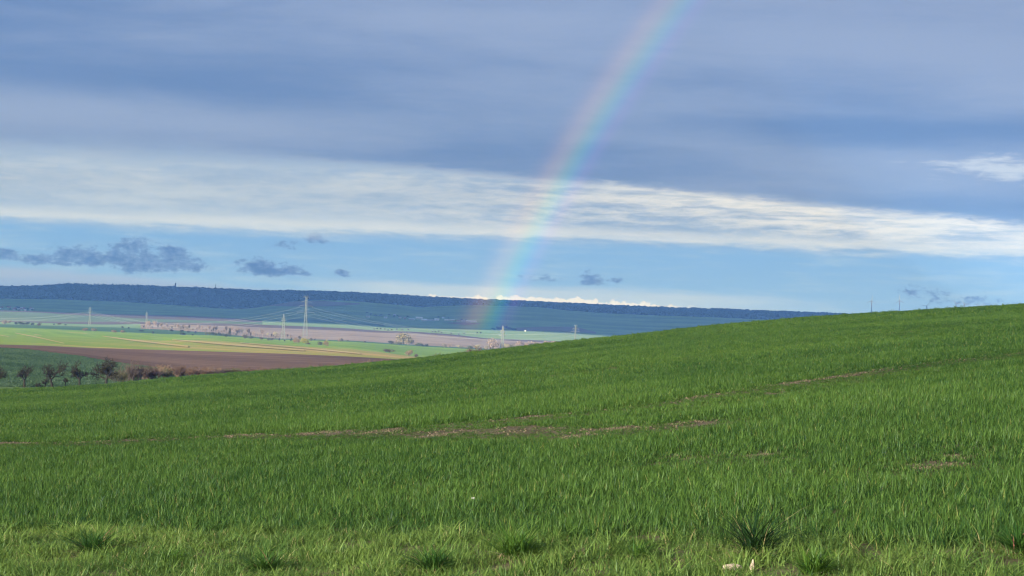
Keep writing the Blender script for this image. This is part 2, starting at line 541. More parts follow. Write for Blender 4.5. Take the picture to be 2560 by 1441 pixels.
def ground(px, py):
    """valley point seen at pixel (px,py)"""
    c = column(px)
    ys = [project(p)[1] for p in c]
    for i in range(2, len(c) - 1):
        if ys[i] <= py <= ys[i + 1]:
            lo, hi = 0.0, 1.0
            for _ in range(26):
                mid = 0.5 * (lo + hi)
                if project(c[i] * (1 - mid) + c[i + 1] * mid)[1] < py: lo = mid
                else: hi = mid
            return c[i] * (1 - lo) + c[i + 1] * lo
    return c[2] if py < ys[2] else c[-1]


def ground_d(px, d):
    c = column(px)
    ds = [np.hypot(p[0], p[1]) for p in c]
    for i in range(len(c) - 1):
        if ds[i] >= d >= ds[i + 1]:
            t = (ds[i] - d) / (ds[i] - ds[i + 1])
            return c[i] * (1 - t) + c[i + 1] * t
    return c[-1]


COLS = np.array([column(x) for x in XS])          # (nx, nlines+1, 3)


def strip(name, i0, mat, label, x0=-1e9, x1=1e9, rows=4):
    sel = np.where((XS >= x0) & (XS <= x1))[0]
    T = COLS[sel, i0]; B = COLS[sel, i0 + 1]
    V, F = [], []
    for r in range(rows + 1):
        t = r / rows
        V.append(T * (1 - t) + B * t)
    V = np.concatenate(V); n = len(sel)
    for r in range(rows):
        for j in range(n - 1):
            F.append((r * n + j, (r + 1) * n + j, (r + 1) * n + j + 1, r * n + j + 1))
    me = np_mesh(name, V, np.array(F), mat, True)
    o = bpy.data.objects.new(name, me); COL.objects.link(o)
    return tag(o, label, kind='structure')


def working_line(a, b):
    p, q = ground(*a), ground(*b)
    return math.degrees(math.atan2(q[1] - p[1], q[0] - p[0]))


ALONG_PLOUGH = working_line((350, 885), (850, 903))
ALONG_STUB = working_line((450, 856), (900, 884))
ALONG_CROP = working_line((35, 834), (150, 856))
print('field directions', ALONG_PLOUGH, ALONG_STUB, ALONG_CROP)
M_teal = field_mat('far_meadow', (0.07, 0.155, 0.05), (0.15, 0.25, 0.075), fine=0.05, along=10, streak=0.006, bump=0.1)
M_hill = field_mat('hill_ground', (0.05, 0.07, 0.035), (0.08, 0.09, 0.05), fine=0.05, bump=0.1)
M_violet = field_mat('far_plough', (0.10, 0.075, 0.065), (0.15, 0.11, 0.095), fine=0.05, along=15, bump=0.1)
M_greygreen = field_mat('far_crop', (0.10, 0.16, 0.085), (0.15, 0.2, 0.11), fine=0.05, along=5, bump=0.1)
M_palegreen = field_mat('pale_crop', (0.16, 0.27, 0.11), (0.24, 0.34, 0.16), fine=0.05, along=5, bump=0.1)
M_pink = field_mat('dry_tilled_soil', (0.25, 0.185, 0.14), (0.38, 0.30, 0.235), (0.20, 0.16, 0.115), fine=0.08, along=8, streak=0.012, camt=0.58, bump=0.1)
M_dkgreen = field_mat('damp_crop', (0.055, 0.12, 0.05), (0.085, 0.16, 0.07), fine=0.1, along=5, bump=0.15)
M_bright = field_mat('young_crop', (0.16, 0.28, 0.03), (0.24, 0.36, 0.04), (0.38, 0.33, 0.09), fine=0.15, along=ALONG_CROP, streak=0.03, camt=0.58, bump=0.2)
M_stub = field_mat('thin_crop_on_soil', (0.30, 0.30, 0.06), (0.46, 0.32, 0.10), (0.55, 0.37, 0.14), fine=0.15, along=ALONG_STUB, streak=0.035, camt=0.5, bump=0.2, green=(0.19, 0.30, 0.035))
M_brown = field_mat('ploughed_soil', (0.115, 0.068, 0.042), (0.20, 0.118, 0.072), (0.29, 0.185, 0.118), fine=0.9, along=ALONG_PLOUGH, streak=0.05, camt=0.55, bump=0.6)
M_near_teal = field_mat('bluish_crop', (0.03, 0.068, 0.027), (0.085, 0.135, 0.058), fine=1.7, along=8, streak=0.3, bump=0.8)
M_track = field_mat('track_grass', (0.07, 0.13, 0.035), (0.15, 0.21, 0.07), fine=2.0, along=0, streak=0.6, bump=0.6)

strip('plateau', 0, M_hill, 'plateau behind the wooded ridge')
strip('ridge_back_slope', 1, M_hill, 'far side of the wooded ridge')
strip('hill', 2, M_hill, 'wooded hillside under the ridge line', rows=8)
strip('hill_meadow', 3, M_teal, 'green meadow slope below the wood', rows=6)
strip('far_ploughed_field', 4, M_violet, 'dark ploughed strip at the foot of the far slope', x1=656)
strip('far_pasture', 4, M_palegreen, 'pale green field at the foot of the far slope', x0=656)
strip('far_crop_field', 5, M_greygreen, 'grey green crop field in the valley', x1=656)
strip('valley_pasture', 5, M_palegreen, 'wide pale green field in the valley', x0=656)
strip('narrow_ploughed_field', 6, M_violet, 'narrow dark ploughed field in the valley')
strip('lit_pasture', 7, M_palegreen, 'sunlit pale green strip in the valley', x1=352)
strip('tilled_field', 7, M_pink, 'dry pinkish tilled field behind the pylons', x0=352)
strip('damp_field', 8, M_dkgreen, 'darker green strip with bushes')
strip('crop_field', 9, M_bright, 'bright green young crop field')
strip('stubble_field', 10, M_stub, 'green and ochre streaked field')
strip('ploughed_field', 11, M_brown, 'brown ploughed field', rows=6)
strip('bluish_crop_field', 12, M_near_teal, 'bluish green crop field behind the fruit trees', rows=6)
strip('grass_track', 13, M_track, 'grassy track along the fruit trees', rows=4)


def patch(name, top, bot, mat, label, lift=1.0, n=24):
    x0, x1 = top[0][0], top[-1][0]
    xs = np.linspace(x0, x1, n)
    tx = [p[0] for p in top]; ty = [p[1] for p in top]; bx = [p[0] for p in bot]; by = [p[1] for p in bot]
    V, F = [], []
    for r in range(3):
        t = r / 2
        for x in xs:
            yy = np.interp(x, tx, ty) * (1 - t) + np.interp(x, bx, by) * t
            p = ground(x, yy); V.append((p[0], p[1], p[2] + lift))
    for r in range(2):
        for j in range(n - 1):
            F.append((r * n + j, (r + 1) * n + j, (r + 1) * n + j + 1, r * n + j + 1))
    o = mesh_obj(name, V, F, mat)
    return tag(o, label, kind='structure')


patch('upland_field', [(672, 765), (733, 755), (800, 753), (900, 760)], [(672, 766), (760, 768), (830, 767), (900, 762)], M_violet, 'brownish field high on the far slope')
patch('foot_field', [(1290, 821), (1380, 818), (1440, 819), (1490, 832)], [(1290, 828), (1380, 829.5), (1440, 832), (1490, 836)], M_violet, 'brownish field at the foot of the far slope')
patch('reddish_field', [(1120, 808), (1160, 807), (1200, 810)], [(1120, 810), (1160, 814), (1200, 812)], M_violet, 'small reddish field below the white sheds')
patch('crop_strip', [(720, 800), (780, 797), (880, 803), (960, 812)], [(720, 802), (780, 804), (880, 810), (960, 816)], M_dkgreen, 'dark green wedge at the slope foot')

M_bare_line = field_mat('bare_earth_line', (0.44, 0.35, 0.13), (0.56, 0.42, 0.18), fine=0.3, along=ALONG_CROP, bump=0.1)
for top, bot in (([(38, 833.2), (90, 843), (160, 859.5)], [(38, 834.4), (90, 845), (160, 861)]), ([(0, 838.5), (22, 843)], [(0, 840), (22, 843.6)]), ([(84, 836.5), (104, 839.5)], [(84, 837.3), (104, 840.2)]),
                 ([(255, 841), (330, 850), (470, 866)], [(255, 842), (330, 853.5), (470, 870)]), ([(430, 850), (560, 859), (760, 876)], [(430, 851), (560, 864), (760, 879)]), ([(600, 858), (760, 870), (900, 884)], [(600, 859), (760, 873), (900, 887)])):
    patch('bare_strip', top, bot, M_bare_line, 'ochre strip of thin crop across the bright field', 0.35)

# ------------------------------------------------------------------ rainbow: arc of a 42 degree cone about the antisolar direction
def build_rainbow():
    mt, g, out = mat_new('rainbow_light')
    ab = g.n.new('ShaderNodeAttribute'); ab.attribute_name = 'bow'
    af = g.n.new('ShaderNodeAttribute'); af.attribute_name = 'fade'
    col = g.ramp(ab.outputs['Fac'], [(0.0, (0, 0, 0)), (0.14, (0.035, 0.010, 0.0)), (0.30, (0.14, 0.062, 0.0)), (0.42, (0.135, 0.09, 0.0)), (0.53, (0.05, 0.115, 0.01)),
                                     (0.63, (0.0, 0.105, 0.075)), (0.72, (0.0, 0.045, 0.11)), (0.82, (0.035, 0.004, 0.08)), (0.92, (0.012, 0.003, 0.03)), (1.0, (0, 0, 0))])
    em = g.n.new('ShaderNodeEmission'); g.put(em.inputs[0], col)
    g.put(em.inputs[1], g.mul(af.outputs['Fac'], 0.5 * RAINBOW / EE))
    tr = g.n.new('ShaderNodeBsdfTransparent')
    ad = g.n.new('ShaderNodeAddShader')
    g.l.new(em.outputs[0], ad.inputs[0]); g.l.new(tr.outputs[0], ad.inputs[1])
    g.l.new(ad.outputs[0], out.inputs['Surface'])
    mt.cycles.emission_sampling = 'NONE'
    A = ANTI; side = np.cross(A, [0, 0, 1]); side /= np.linalg.norm(side); upv = np.cross(side, A)
    V, F, bow, fade = [], [], [], []
    nth, nph = 30, 60

    def d_at(th, ph):
        return math.cos(th) * A + math.sin(th) * (math.cos(ph) * upv - math.sin(ph) * side)
    # find position angles where the 41.4 degree arc is at the wanted elevations
    phs = np.linspace(0.2, 1.7, 3000)
    els = np.array([math.degrees(math.asin(d_at(math.radians(41.4), p)[2])) for p in phs])
    ph_hi = phs[np.argmin(np.abs(els - 12.4))]; ph_lo = phs[np.argmin(np.abs(els + 0.75))]
    for D in (1600.0, 1660.0):
        base = len(V)
        for i in range(nph + 1):
            ph = ph_lo + (ph_hi - ph_lo) * i / nph
            for j in range(nth + 1):
                th = math.radians(42.42 - (42.42 - 40.66) * j / nth)
                d = d_at(th, ph)
                e = math.degrees(math.asin(d[2]))
                V.append(CAM + d * D); bow.append(j / nth)
                f = min(1, max(0, (e + 0.65) / 0.45)) * min(1, max(0, (12.3 - e) / 2.2)) * (1 - 0.3 * min(1, max(0, (e - 3.0) / 6.0)))
                fade.append(f)
        for i in range(nph):
            for j in range(nth):
                a = base + i * (nth + 1) + j
                F.append((a, a + 1, a + nth + 2, a + nth + 1))
    o = mesh_obj('rainbow', V, F, mt, smooth=True)
    for nm, vals in (('bow', bow), ('fade', fade)):
        at = o.data.attributes.new(nm, 'FLOAT', 'POINT'); at.data.foreach_set('value', np.array(vals, np.float32))
    tag(o, 'pale rainbow arc rising from the far slope into the grey cloud', 'rainbow')


RAINBOW = 0.85
build_rainbow()


# ------------------------------------------------------------------ instanced ground cover (stuff)
def blades(n, pos_fn, h_fn, w, lean=(0.05, 0.5), segs=3, droop=0.6, seed=0):
    """arrays of curved tapering blades"""
    r = np.random.default_rng(seed)
    P = pos_fn(r, n)
    H = h_fn(r, n); W = w * r.uniform(0.7, 1.3, n)
    th = r.uniform(0, 2 * np.pi, n)
    ln = r.uniform(lean[0], lean[1], n)
    face = th + np.pi / 2 + r.uniform(-0.6, 0.6, n)
    V = []
    for s in range(segs + 1):
        t = s / segs
        off = H * ln * (t * 0.45 + droop * t * t)
        z = H * (t - 0.5 * ln * droop * t * t)
        cx = P[:, 0] + np.cos(th) * off; cy = P[:, 1] + np.sin(th) * off
        ww = W * (0.75 + 0.25 * np.sin(np.pi * min(t * 1.4, 1))) * (1 - t ** 3) * 0.5
        if s < segs:
            V.append(np.stack([cx - np.cos(face) * ww, cy - np.sin(face) * ww, z], 1))
            V.append(np.stack([cx + np.cos(face) * ww, cy + np.sin(face) * ww, z], 1))
        else:
            V.append(np.stack([cx, cy, z], 1))
    k = 2 * segs + 1
    V = np.stack(V, 1)                     # n,k,3
    F = []
    base = np.arange(n) * k
    for s in range(segs - 1):
        a = base + 2 * s
        F.append(np.stack([a, a + 1, a + 3], 1)); F.append(np.stack([a, a + 3, a + 2], 1))
    a = base + 2 * (segs - 1)
    F.append(np.stack([a, a + 1, a + 2], 1))
    tint = np.repeat(r.uniform(0, 1, n), k)
    return V.reshape(-1, 3), np.concatenate(F), tint


def blade_mesh(name, mat, args):
    V, F, t = blades(**args)
    me = np_mesh(name, V, F, mat)
    at = me.attributes.new('tint', 'FLOAT', 'POINT'); at.data.foreach_set('value', t.astype(np.float32))
    return me


def scatter(name, protos, P, rot, scl, idx, label, cat):
    """one object whose points carry clumps"""
    coll = bpy.data.collections.new(name + '_clumps')
    for i, me in enumerate(protos):
        o = bpy.data.objects.new('%s_clump_%02d' % (name, i), me)
        coll.objects.link(o)
    me = bpy.data.meshes.new(name)
    me.vertices.add(len(P)); me.vertices.foreach_set('co', P.astype(np.float32).ravel())
    for nm, arr in (('rot', rot), ('scl', scl)):
        a = me.attributes.new(nm, 'FLOAT_VECTOR', 'POINT'); a.data.foreach_set('vector', arr.astype(np.float32).ravel())
    a = me.attributes.new('pick', 'INT', 'POINT'); a.data.foreach_set('value', idx.astype(np.int32))
    me.update()
    o = bpy.data.objects.new(name, me); COL.objects.link(o)
    for pm in protos[:1]:
        me.materials.append(pm.materials[0])
    ng = bpy.data.node_groups.new(name + '_scatter', 'GeometryNodeTree')
    ng.interface.new_socket('Geometry', in_out='INPUT', socket_type='NodeSocketGeometry')
    ng.interface.new_socket('Geometry', in_out='OUTPUT', socket_type='NodeSocketGeometry')
    gi = ng.nodes.new('NodeGroupInput'); go = ng.nodes.new('NodeGroupOutput')
    iop = ng.nodes.new('GeometryNodeInstanceOnPoints')
    ci = ng.nodes.new('GeometryNodeCollectionInfo')
    ci.inputs['Collection'].default_value = coll
    ci.inputs['Separate Children'].default_value = True
    ci.inputs['Reset Children'].default_value = True
    ng.links.new(gi.outputs[0], iop.inputs['Points'])
    ng.links.new(ci.outputs[0], iop.inputs['Instance'])
    iop.inputs['Pick Instance'].default_value = True

    def attr(nm, typ):
        nd = ng.nodes.new('GeometryNodeInputNamedAttribute'); nd.data_type = typ
        nd.inputs['Name'].default_value = nm
        return nd.outputs[0]
    ng.links.new(attr('pick', 'INT'), iop.inputs['Instance Index'])
    ng.links.new(attr('rot', 'FLOAT_VECTOR'), iop.inputs['Rotation'])
    ng.links.new(attr('scl', 'FLOAT_VECTOR'), iop.inputs['Scale'])
    ng.links.new(iop.outputs[0], go.inputs[0])
    md = o.modifiers.new('scatter', 'NODES'); md.node_group = ng
    tag(o, label, cat, kind='stuff')
    return o


# wheat edge, wheel tracks and bare patches, in the field's own coordinates
def world_line(px_pts):
    return np.array([near_pix(a, b)[:2] for a, b in px_pts])


EDGE = world_line([(-300, 1322), (0, 1327), (250, 1330), (500, 1337), (900, 1338), (1300, 1346), (1700, 1354), (2100, 1366), (2560, 1374), (2900, 1380)])
EDGE_AZ = np.arctan2(EDGE[:, 0], EDGE[:, 1]); EDGE_R = np.hypot(EDGE[:, 0], EDGE[:, 1])
TRACKS = [(world_line([(-300, 1114), (0, 1109), (300, 1102), (600, 1090), (830, 1083), (1030, 1080), (1300, 1076), (1600, 1072), (1750, 1060)]), 0.5, 0.82),
          (world_line([(1120, 1062), (1400, 1037), (1650, 1011), (1740, 994), (1900, 969), (2100, 942), (2280, 914), (2450, 895), (2700, 866)]), 0.36, 0.85),
          (world_line([(1680, 1030), (1850, 1002), (2050, 967), (2250, 941), (2400, 922)]), 0.3, 0.6),
          (world_line([(1150, 976), (1250, 963), (1370, 946), (1560, 916), (1700, 901), (1900, 873), (2150, 845), (2400, 815), (2700, 790)]), 0.40, 0.5),
          (world_line([(1190, 893), (1300, 882), (1420, 868), (1520, 857), (1600, 849)]), 0.8, 0.8),
          (world_line([(700, 962), (900, 940), (1100, 915), (1300, 893), (1420, 880)]), 0.6, 0.45)]
PATCHES = [(near_pix(2340, 1168), 0.30, 0.7), (near_pix(2385, 1145), 0.28, 0.6), (near_pix(2430, 1118), 0.35, 0.55), (near_pix(1790, 1138), 0.25, 0.7), (near_pix(1905, 1140), 0.25, 0.7),
           (near_pix(1700, 1142), 0.25, 0.7), (near_pix(1720, 1055), 0.4, 0.8), (near_pix(1100, 1088), 0.5, 0.8), (near_pix(1440, 1092), 0.4, 0.8), (near_pix(1540, 1072), 0.45, 0.9),
           (near_pix(600, 1088), 0.4, 0.8), (near_pix(800, 1082), 0.5, 0.9), (near_pix(960, 1078), 0.55, 0.9)]


def dist_line(x, y, L):
    best = np.full(x.shape, 1e9)
    for a, b in zip(L[:-1], L[1:]):
        ab = b - a; q = ab @ ab
        t = np.clip(((x - a[0]) * ab[0] + (y - a[1]) * ab[1]) / q, 0, 1)
        best = np.minimum(best, np.hypot(x - a[0] - t * ab[0], y - a[1] - t * ab[1]))
    return best


_ph = rng.uniform(0, 6.28, (40,)); _dir = rng.uniform(0, 6.28, (40,))


def wnoise(x, y, wl, k0=0, n=7):
    v = 0
    for i in range(n):
        k = 6.283 / (wl * (0.6 + 0.13 * i))
        v = v + np.sin(k * (x * math.cos(_dir[k0 + i]) + y * math.sin(_dir[k0 + i])) + _ph[k0 + i])
    return v / n ** 0.5


def bare(x, y):
    """0 = full crop, 1 = bare soil"""
    b = np.zeros_like(x)
    for i, (L, w, s) in enumerate(TRACKS):
        d = dist_line(x, y, L) + 0.14 * wnoise(x, y, 1.3, 3)
        patchy = np.clip(0.75 + 0.45 * wnoise(x, y, 5.0, 10 + i), 0.15, 1.1)
        b = np.maximum(b, np.clip((w - d) / 0.22, 0, 1) * s * patchy)
    for p, r, s in PATCHES:
        d = np.hypot((x - p[0]), (y - p[1]) * 0.8) + 0.12 * wnoise(x, y, 0.9, 20)
        b = np.maximum(b, np.clip((r - d) / 0.25, 0, 1) * s)
    return b


def lowering(x, y):
    """stunted plants along and just before the wheel tracks and bare spots"""
    r = np.hypot(x, y) + 1e-6; ux, uy = x / r, y / r
    f = np.ones_like(x)
    for L, w, s in TRACKS:
        reach = np.clip(0.045 * r, 0.7, 3.0)
        d = dist_line(x + ux * reach * 0.8, y + uy * reach * 0.8, L)
        f = np.minimum(f, 1 - s * 0.85 * np.clip((w * 0.6 + reach - d) / reach, 0, 1) ** 0.7)
    for p, rad, s in PATCHES:
        d = np.hypot(x + ux * 0.7 - p[0], y + uy * 0.7 - p[1])
        f = np.minimum(f, 1 - s * 0.75 * np.clip((rad + 0.9 - d) / 0.9, 0, 1))
    return np.clip(f, 0.22, 1)


def fan_points(r0, r1, sp, half=20.0):
    """jittered grid inside the visible fan"""
    t = math.tan(math.radians(half))
    ys = np.arange(r0 * 0.9, r1, sp)
    out = []
    for y in ys:
        xs = np.arange(-y * t - 5, y * t + 5, sp)
        out.append(np.stack([xs, np.full(len(xs), y)], 1))
    p = np.concatenate(out)
    p += rng.uniform(-0.5, 0.5, p.shape) * sp
    r = np.hypot(p[:, 0], p[:, 1])
    return p[(r >= r0) & (r < r1)]


WHEAT = leaf_mat('wheat_leaf', (0.011, 0.048, 0.013), (0.096, 0.180, 0.033), third=(0.2, 0.21, 0.06), transl=0.33, gloss=0.012, pos_scale=0.05, rough=0.5)
VERGE = leaf_mat('verge_leaf', (0.05, 0.115, 0.024), (0.165, 0.255, 0.052), third=(0.34, 0.29, 0.13), transl=0.35, gloss=0.018, pos_scale=0.5, rough=0.55)


def disc(rad):
    def f(r, n):
        a = r.uniform(0, 6.283, n); q = rad * np.sqrt(r.uniform(0, 1, n))
        return np.stack([np.cos(a) * q, np.sin(a) * q], 1)
    return f


def build_wheat():
    protos = []
    for i in range(6):
        protos.append(blade_mesh('wheat_near', WHEAT, dict(n=46, pos_fn=disc(0.10), h_fn=lambda r, n: r.uniform(0.05, 0.145, n), w=0.0062, lean=(0.05, 1.3), segs=4, seed=i)))
    for i in range(4):
        protos.append(blade_mesh('wheat_mid', WHEAT, dict(n=150, pos_fn=disc(0.24), h_fn=lambda r, n: r.uniform(0.04, 0.125, n), w=0.0075, lean=(0.05, 1.3), segs=3, seed=20 + i)))
    for i in range(4):
        protos.append(blade_mesh('wheat_far', WHEAT, dict(n=480, pos_fn=disc(0.62), h_fn=lambda r, n: r.uniform(0.04, 0.12, n), w=0.013, lean=(0.05, 1.3), segs=2, seed=40 + i)))
    P, S, I = [], [], []
    for (r0, r1, sp, lo, hi) in ((11.0, 46.0, 0.125, 0, 6), (46.0, 105.0, 0.30, 6, 10), (105.0, 257.0, 0.78, 10, 14)):
        p = fan_points(r0, r1, sp)
        r = np.hypot(p[:, 0], p[:, 1]); az = np.arctan2(p[:, 0], p[:, 1])
        e = np.interp(az, EDGE_AZ, EDGE_R) + 0.16 * wnoise(p[:, 0], p[:, 1], 1.1, 5)
        keep = r > e
        p = p[keep]; r = r[keep]
        b = bare(p[:, 0], p[:, 1])
        keep = rng.uniform(0, 1, len(p)) > b
        p, b = p[keep], b[keep]
        low = lowering(p[:, 0], p[:, 1])
        thin = 1.0 + 0.13 * wnoise(p[:, 0], p[:, 1], 3.0, 12) + 0.1 * wnoise(p[:, 0], p[:, 1], 14.0, 2)
        s = np.clip(thin, 0.6, 1.4) * rng.uniform(0.85, 1.15, len(p)) * (1 - 0.45 * b) * low
        P.append(np.column_stack([p, near_z(p[:, 0], p[:, 1]) - 0.006]))
        S.append(np.column_stack([s ** 0.3, s ** 0.3, s]))
        I.append(rng.integers(lo, hi, len(p)))
    P = np.concatenate(P); S = np.concatenate(S); I = np.concatenate(I)
    rot = np.column_stack([rng.normal(0, 0.16, len(P)), rng.normal(0, 0.16, len(P)), rng.uniform(0, 6.283, len(P))])
    scatter('wheat_crop', protos, P, rot, S, I, 'dense young green wheat covering the slope', 'wheat')
    print('wheat clumps', len(P))


build_wheat()


def build_verge():
    protos = []
    for i in range(7):
        protos.append(blade_mesh('verge_clump', VERGE, dict(n=34, pos_fn=disc(0.09), h_fn=lambda r, n: r.uniform(0.04, 0.105, n), w=0.0055, lean=(0.2, 1.5), segs=4, droop=0.75, seed=80 + i)))
    for i in range(4):               # longer bent blades mixed in
        protos.append(blade_mesh('verge_clump', VERGE, dict(n=16, pos_fn=disc(0.06), h_fn=lambda r, n: r.uniform(0.08, 0.19, n), w=0.006, lean=(0.5, 2.0), segs=5, droop=0.8, seed=95 + i)))
    p = fan_points(7.0, 24.0, 0.085)
    r = np.hypot(p[:, 0], p[:, 1]); az = np.arctan2(p[:, 0], p[:, 1])
    e = np.interp(az, EDGE_AZ, EDGE_R) + 0.16 * wnoise(p[:, 0], p[:, 1], 1.1, 5)
    nz = wnoise(p[:, 0], p[:, 1], 0.9, 8)
    keep = (r < e + 0.12) & (rng.uniform(0, 1, len(p)) < np.clip(0.8 + 0.3 * nz, 0.25, 1))
    p = p[keep]; nz = nz[keep]
    s = np.clip(1.0 + 0.35 * nz, 0.5, 1.7) * rng.uniform(0.75, 1.25, len(p))
    P = np.column_stack([p, near_z(p[:, 0], p[:, 1]) - 0.004])
    rot = np.column_stack([rng.normal(0, 0.15, len(P)), rng.normal(0, 0.15, len(P)), rng.uniform(0, 6.283, len(P))])
    scatter('verge_grass', protos, P, rot, np.column_stack([s ** 0.4, s ** 0.4, s]), np.where(rng.uniform(0, 1, len(P)) < 0.2, rng.integers(7, 11, len(P)), rng.integers(0, 7, len(P))), 'short rough grass of the field verge', 'grass')


build_verge()


def build_far_crop():
    mt = leaf_mat('rape_leaf', (0.02, 0.055, 0.024), (0.085, 0.14, 0.068), transl=0.25, gloss=0.02, pos_scale=0.05)
    protos = [blade_mesh('crop_clump', mt, dict(n=44, pos_fn=disc(0.75), h_fn=lambda r, n: r.uniform(0.10, 0.34, n), w=0.075, lean=(0.2, 1.2), segs=2, seed=120 + i)) for i in range(5)]
    T = LN['plough_foot']; P = []
    for _ in range(15000):
        px = random.uniform(-420, 520)
        c0 = line_pt('plough_foot', px); c1 = line_pt('track', px)
        t = 1 - math.sqrt(random.random()) * 0.985
        t = random.random() ** 1.25 * 0.985
        P.append(c1 * t + c0 * (1 - t) if random.random() < 0.35 else c1 * (1 - t) + c0 * t)
    P = np.array(P) - [0, 0, 0.02]
    n = len(P)
    rot = np.column_stack([np.zeros(n), np.zeros(n), rng.uniform(0, 6.283, n)])
    sc = rng.uniform(0.7, 1.4, n)
    scatter('bluish_crop', protos, P, rot, np.column_stack([sc, sc, sc]), rng.integers(0, 5, n), 'bluish green crop plants behind the fruit trees', 'crop')


build_far_crop()

# ------------------------------------------------------------------ clods on the bare tracks (stuff)
ICO_V = []
_g = (1 + 5 ** 0.5) / 2
for a, b in ((1, _g), (-1, _g), (1, -_g), (-1, -_g)):
    ICO_V += [(0, a, b), (a, b, 0), (b, 0, a)]
ICO_V = np.array(ICO_V) / math.hypot(1, _g)


def hull_faces(V):
    import bmesh
    bm = bmesh.new()
    for v in V: bm.verts.new(v)
    bm.verts.ensure_lookup_table()
    r = bmesh.ops.convex_hull(bm, input=bm.verts)
    bm.verts.index_update()
    f = [[v.index for v in fc.verts] for fc in bm.faces]
    bm.free()
    return np.array(f)


ICO_F = hull_faces(ICO_V)


def build_clods():
    V, F = [], []
    k = 0
    for L, w, s in TRACKS[:2]:
        seg = np.hypot(*np.diff(L, axis=0).T); cum = np.concatenate([[0], np.cumsum(seg)])
        n = int(cum[-1] * 26)
        for _ in range(n):
            q = random.uniform(0, cum[-1])
            x = np.interp(q, cum, L[:, 0]) + random.gauss(0, w * 0.5); y = np.interp(q, cum, L[:, 1]) + random.gauss(0, w * 0.5)
            if math.hypot(x, y) > 70: continue
            r = random.uniform(0.005, 0.020)
            sc = np.array([r * random.uniform(0.8, 1.5), r * random.uniform(0.8, 1.5), r * random.uniform(0.5, 1.0)])
            V.append(ICO_V * sc * rng.uniform(0.8, 1.2, (12, 1)) + [x, y, float(near_z(x, y)) + r * 0.3])
            F.append(ICO_F + k); k += 12
    for p, rad, s in PATCHES:
        for _ in range(170):
            x = p[0] + random.gauss(0, rad * 0.5); y = p[1] + random.gauss(0, rad * 0.5); r = random.uniform(0.004, 0.012)
            V.append(ICO_V * r * rng.uniform(0.8, 1.2, (12, 1)) + [x, y, float(near_z(x, y)) + r * 0.3]); F.append(ICO_F + k); k += 12
    me = np_mesh('soil_clods', np.concatenate(V), np.concatenate(F), plain('clod_soil', (0.12, 0.099, 0.064), 0.95, 0.1, 0.35, 8.0))
    o = bpy.data.objects.new('soil_clods', me); COL.objects.link(o)
    tag(o, 'brown soil clods in the wheel tracks', 'soil', kind='stuff')


build_clods()

# ------------------------------------------------------------------ grass tufts, stones, flower
TUFT_DARK = leaf_mat('tuft_blue_green', (0.014, 0.042, 0.012), (0.034, 0.078, 0.017), third=(0.3, 0.26, 0.12), transl=0.3, gloss=0.02, pos_scale=0.8)
TUFT_MID = leaf_mat('tuft_green', (0.028, 0.085, 0.016), (0.065, 0.145, 0.024), third=(0.3, 0.10, 0.1), transl=0.33, gloss=0.02, pos_scale=0.8)
TUFT_YEL = leaf_mat('tuft_fresh_green', (0.04, 0.11, 0.016), (0.10, 0.19, 0.025), transl=0.35, gloss=0.02, pos_scale=0.8)


def tuft(px, py, wpx, hpx, mat, label, seed, n=240, lean=(0.25, 1.9)):
    p = near_pix(px, py); d = np.hypot(p[0], p[1])
    w = wpx * d / FPX; h = hpx * d / FPX
    root = empty('grass_tuft', p, label, 'grass tuft', 'grass tufts on the verge')
    k = h / 0.52
    V, F, t = blades(n, disc(w * 0.15), lambda r, m_: k * r.uniform(0.6, 1.25, m_), 0.0075, lean=lean, segs=5, droop=0.7, seed=seed)
    me = np_mesh('blades', V, F, mat)
    at = me.attributes.new('tint', 'FLOAT', 'POINT'); at.data.foreach_set('value', t.astype(np.float32))
    o = bpy.data.objects.new('blades', me); COL.objects.link(o); o.parent = root
    V, F, t = blades(60, disc(w * 0.2), lambda r, m_: k * r.uniform(0.25, 0.55, m_), 0.006, lean=(0.8, 2.2), segs=4, droop=0.8, seed=seed + 500)
    me = np_mesh('old_blades', V, F, plain('straw', (0.33, 0.27, 0.15), 0.8, 0.1))
    o = bpy.data.objects.new('old_blades', me); COL.objects.link(o); o.parent = root


tuft(1885, 1396, 185, 80, TUFT_DARK, 'dark bluish spreading grass tuft beside the pale stones', 301, 200)
tuft(1290, 1398, 230, 50, TUFT_YEL, 'wide green grass tuft with long blades arching to both sides', 302, 260)
tuft(235, 1392, 150, 42, TUFT_MID, 'compact dark grass tuft close against the wheat edge', 303, 300, (0.3, 1.9))
tuft(660, 1438, 190, 42, TUFT_MID, 'spreading green grass tuft on the verge between two other tufts', 304, 260, (0.3, 2.0))
tuft(1085, 1436, 190, 44, TUFT_MID, 'loose grass tuft next to the wide arching tuft', 305, 240)
tuft(2035, 1446, 190, 44, TUFT_YEL, 'fresh bright green grass tuft in front of the dark bluish tuft', 306, 320, (0.2, 1.7))
tuft(2545, 1388, 140, 44, TUFT_MID, 'dark grass tuft beyond the fresh bright tuft, touching the wheat', 307, 260, (0.2, 1.7))
tuft(430, 1420, 150, 30, TUFT_YEL, 'low green grass tuft beside the compact dark tuft', 308, 200)
tuft(1600, 1400, 150, 28, TUFT_YEL, 'small fresh grass tuft between the arching tuft and the dark bluish tuft', 309, 200)


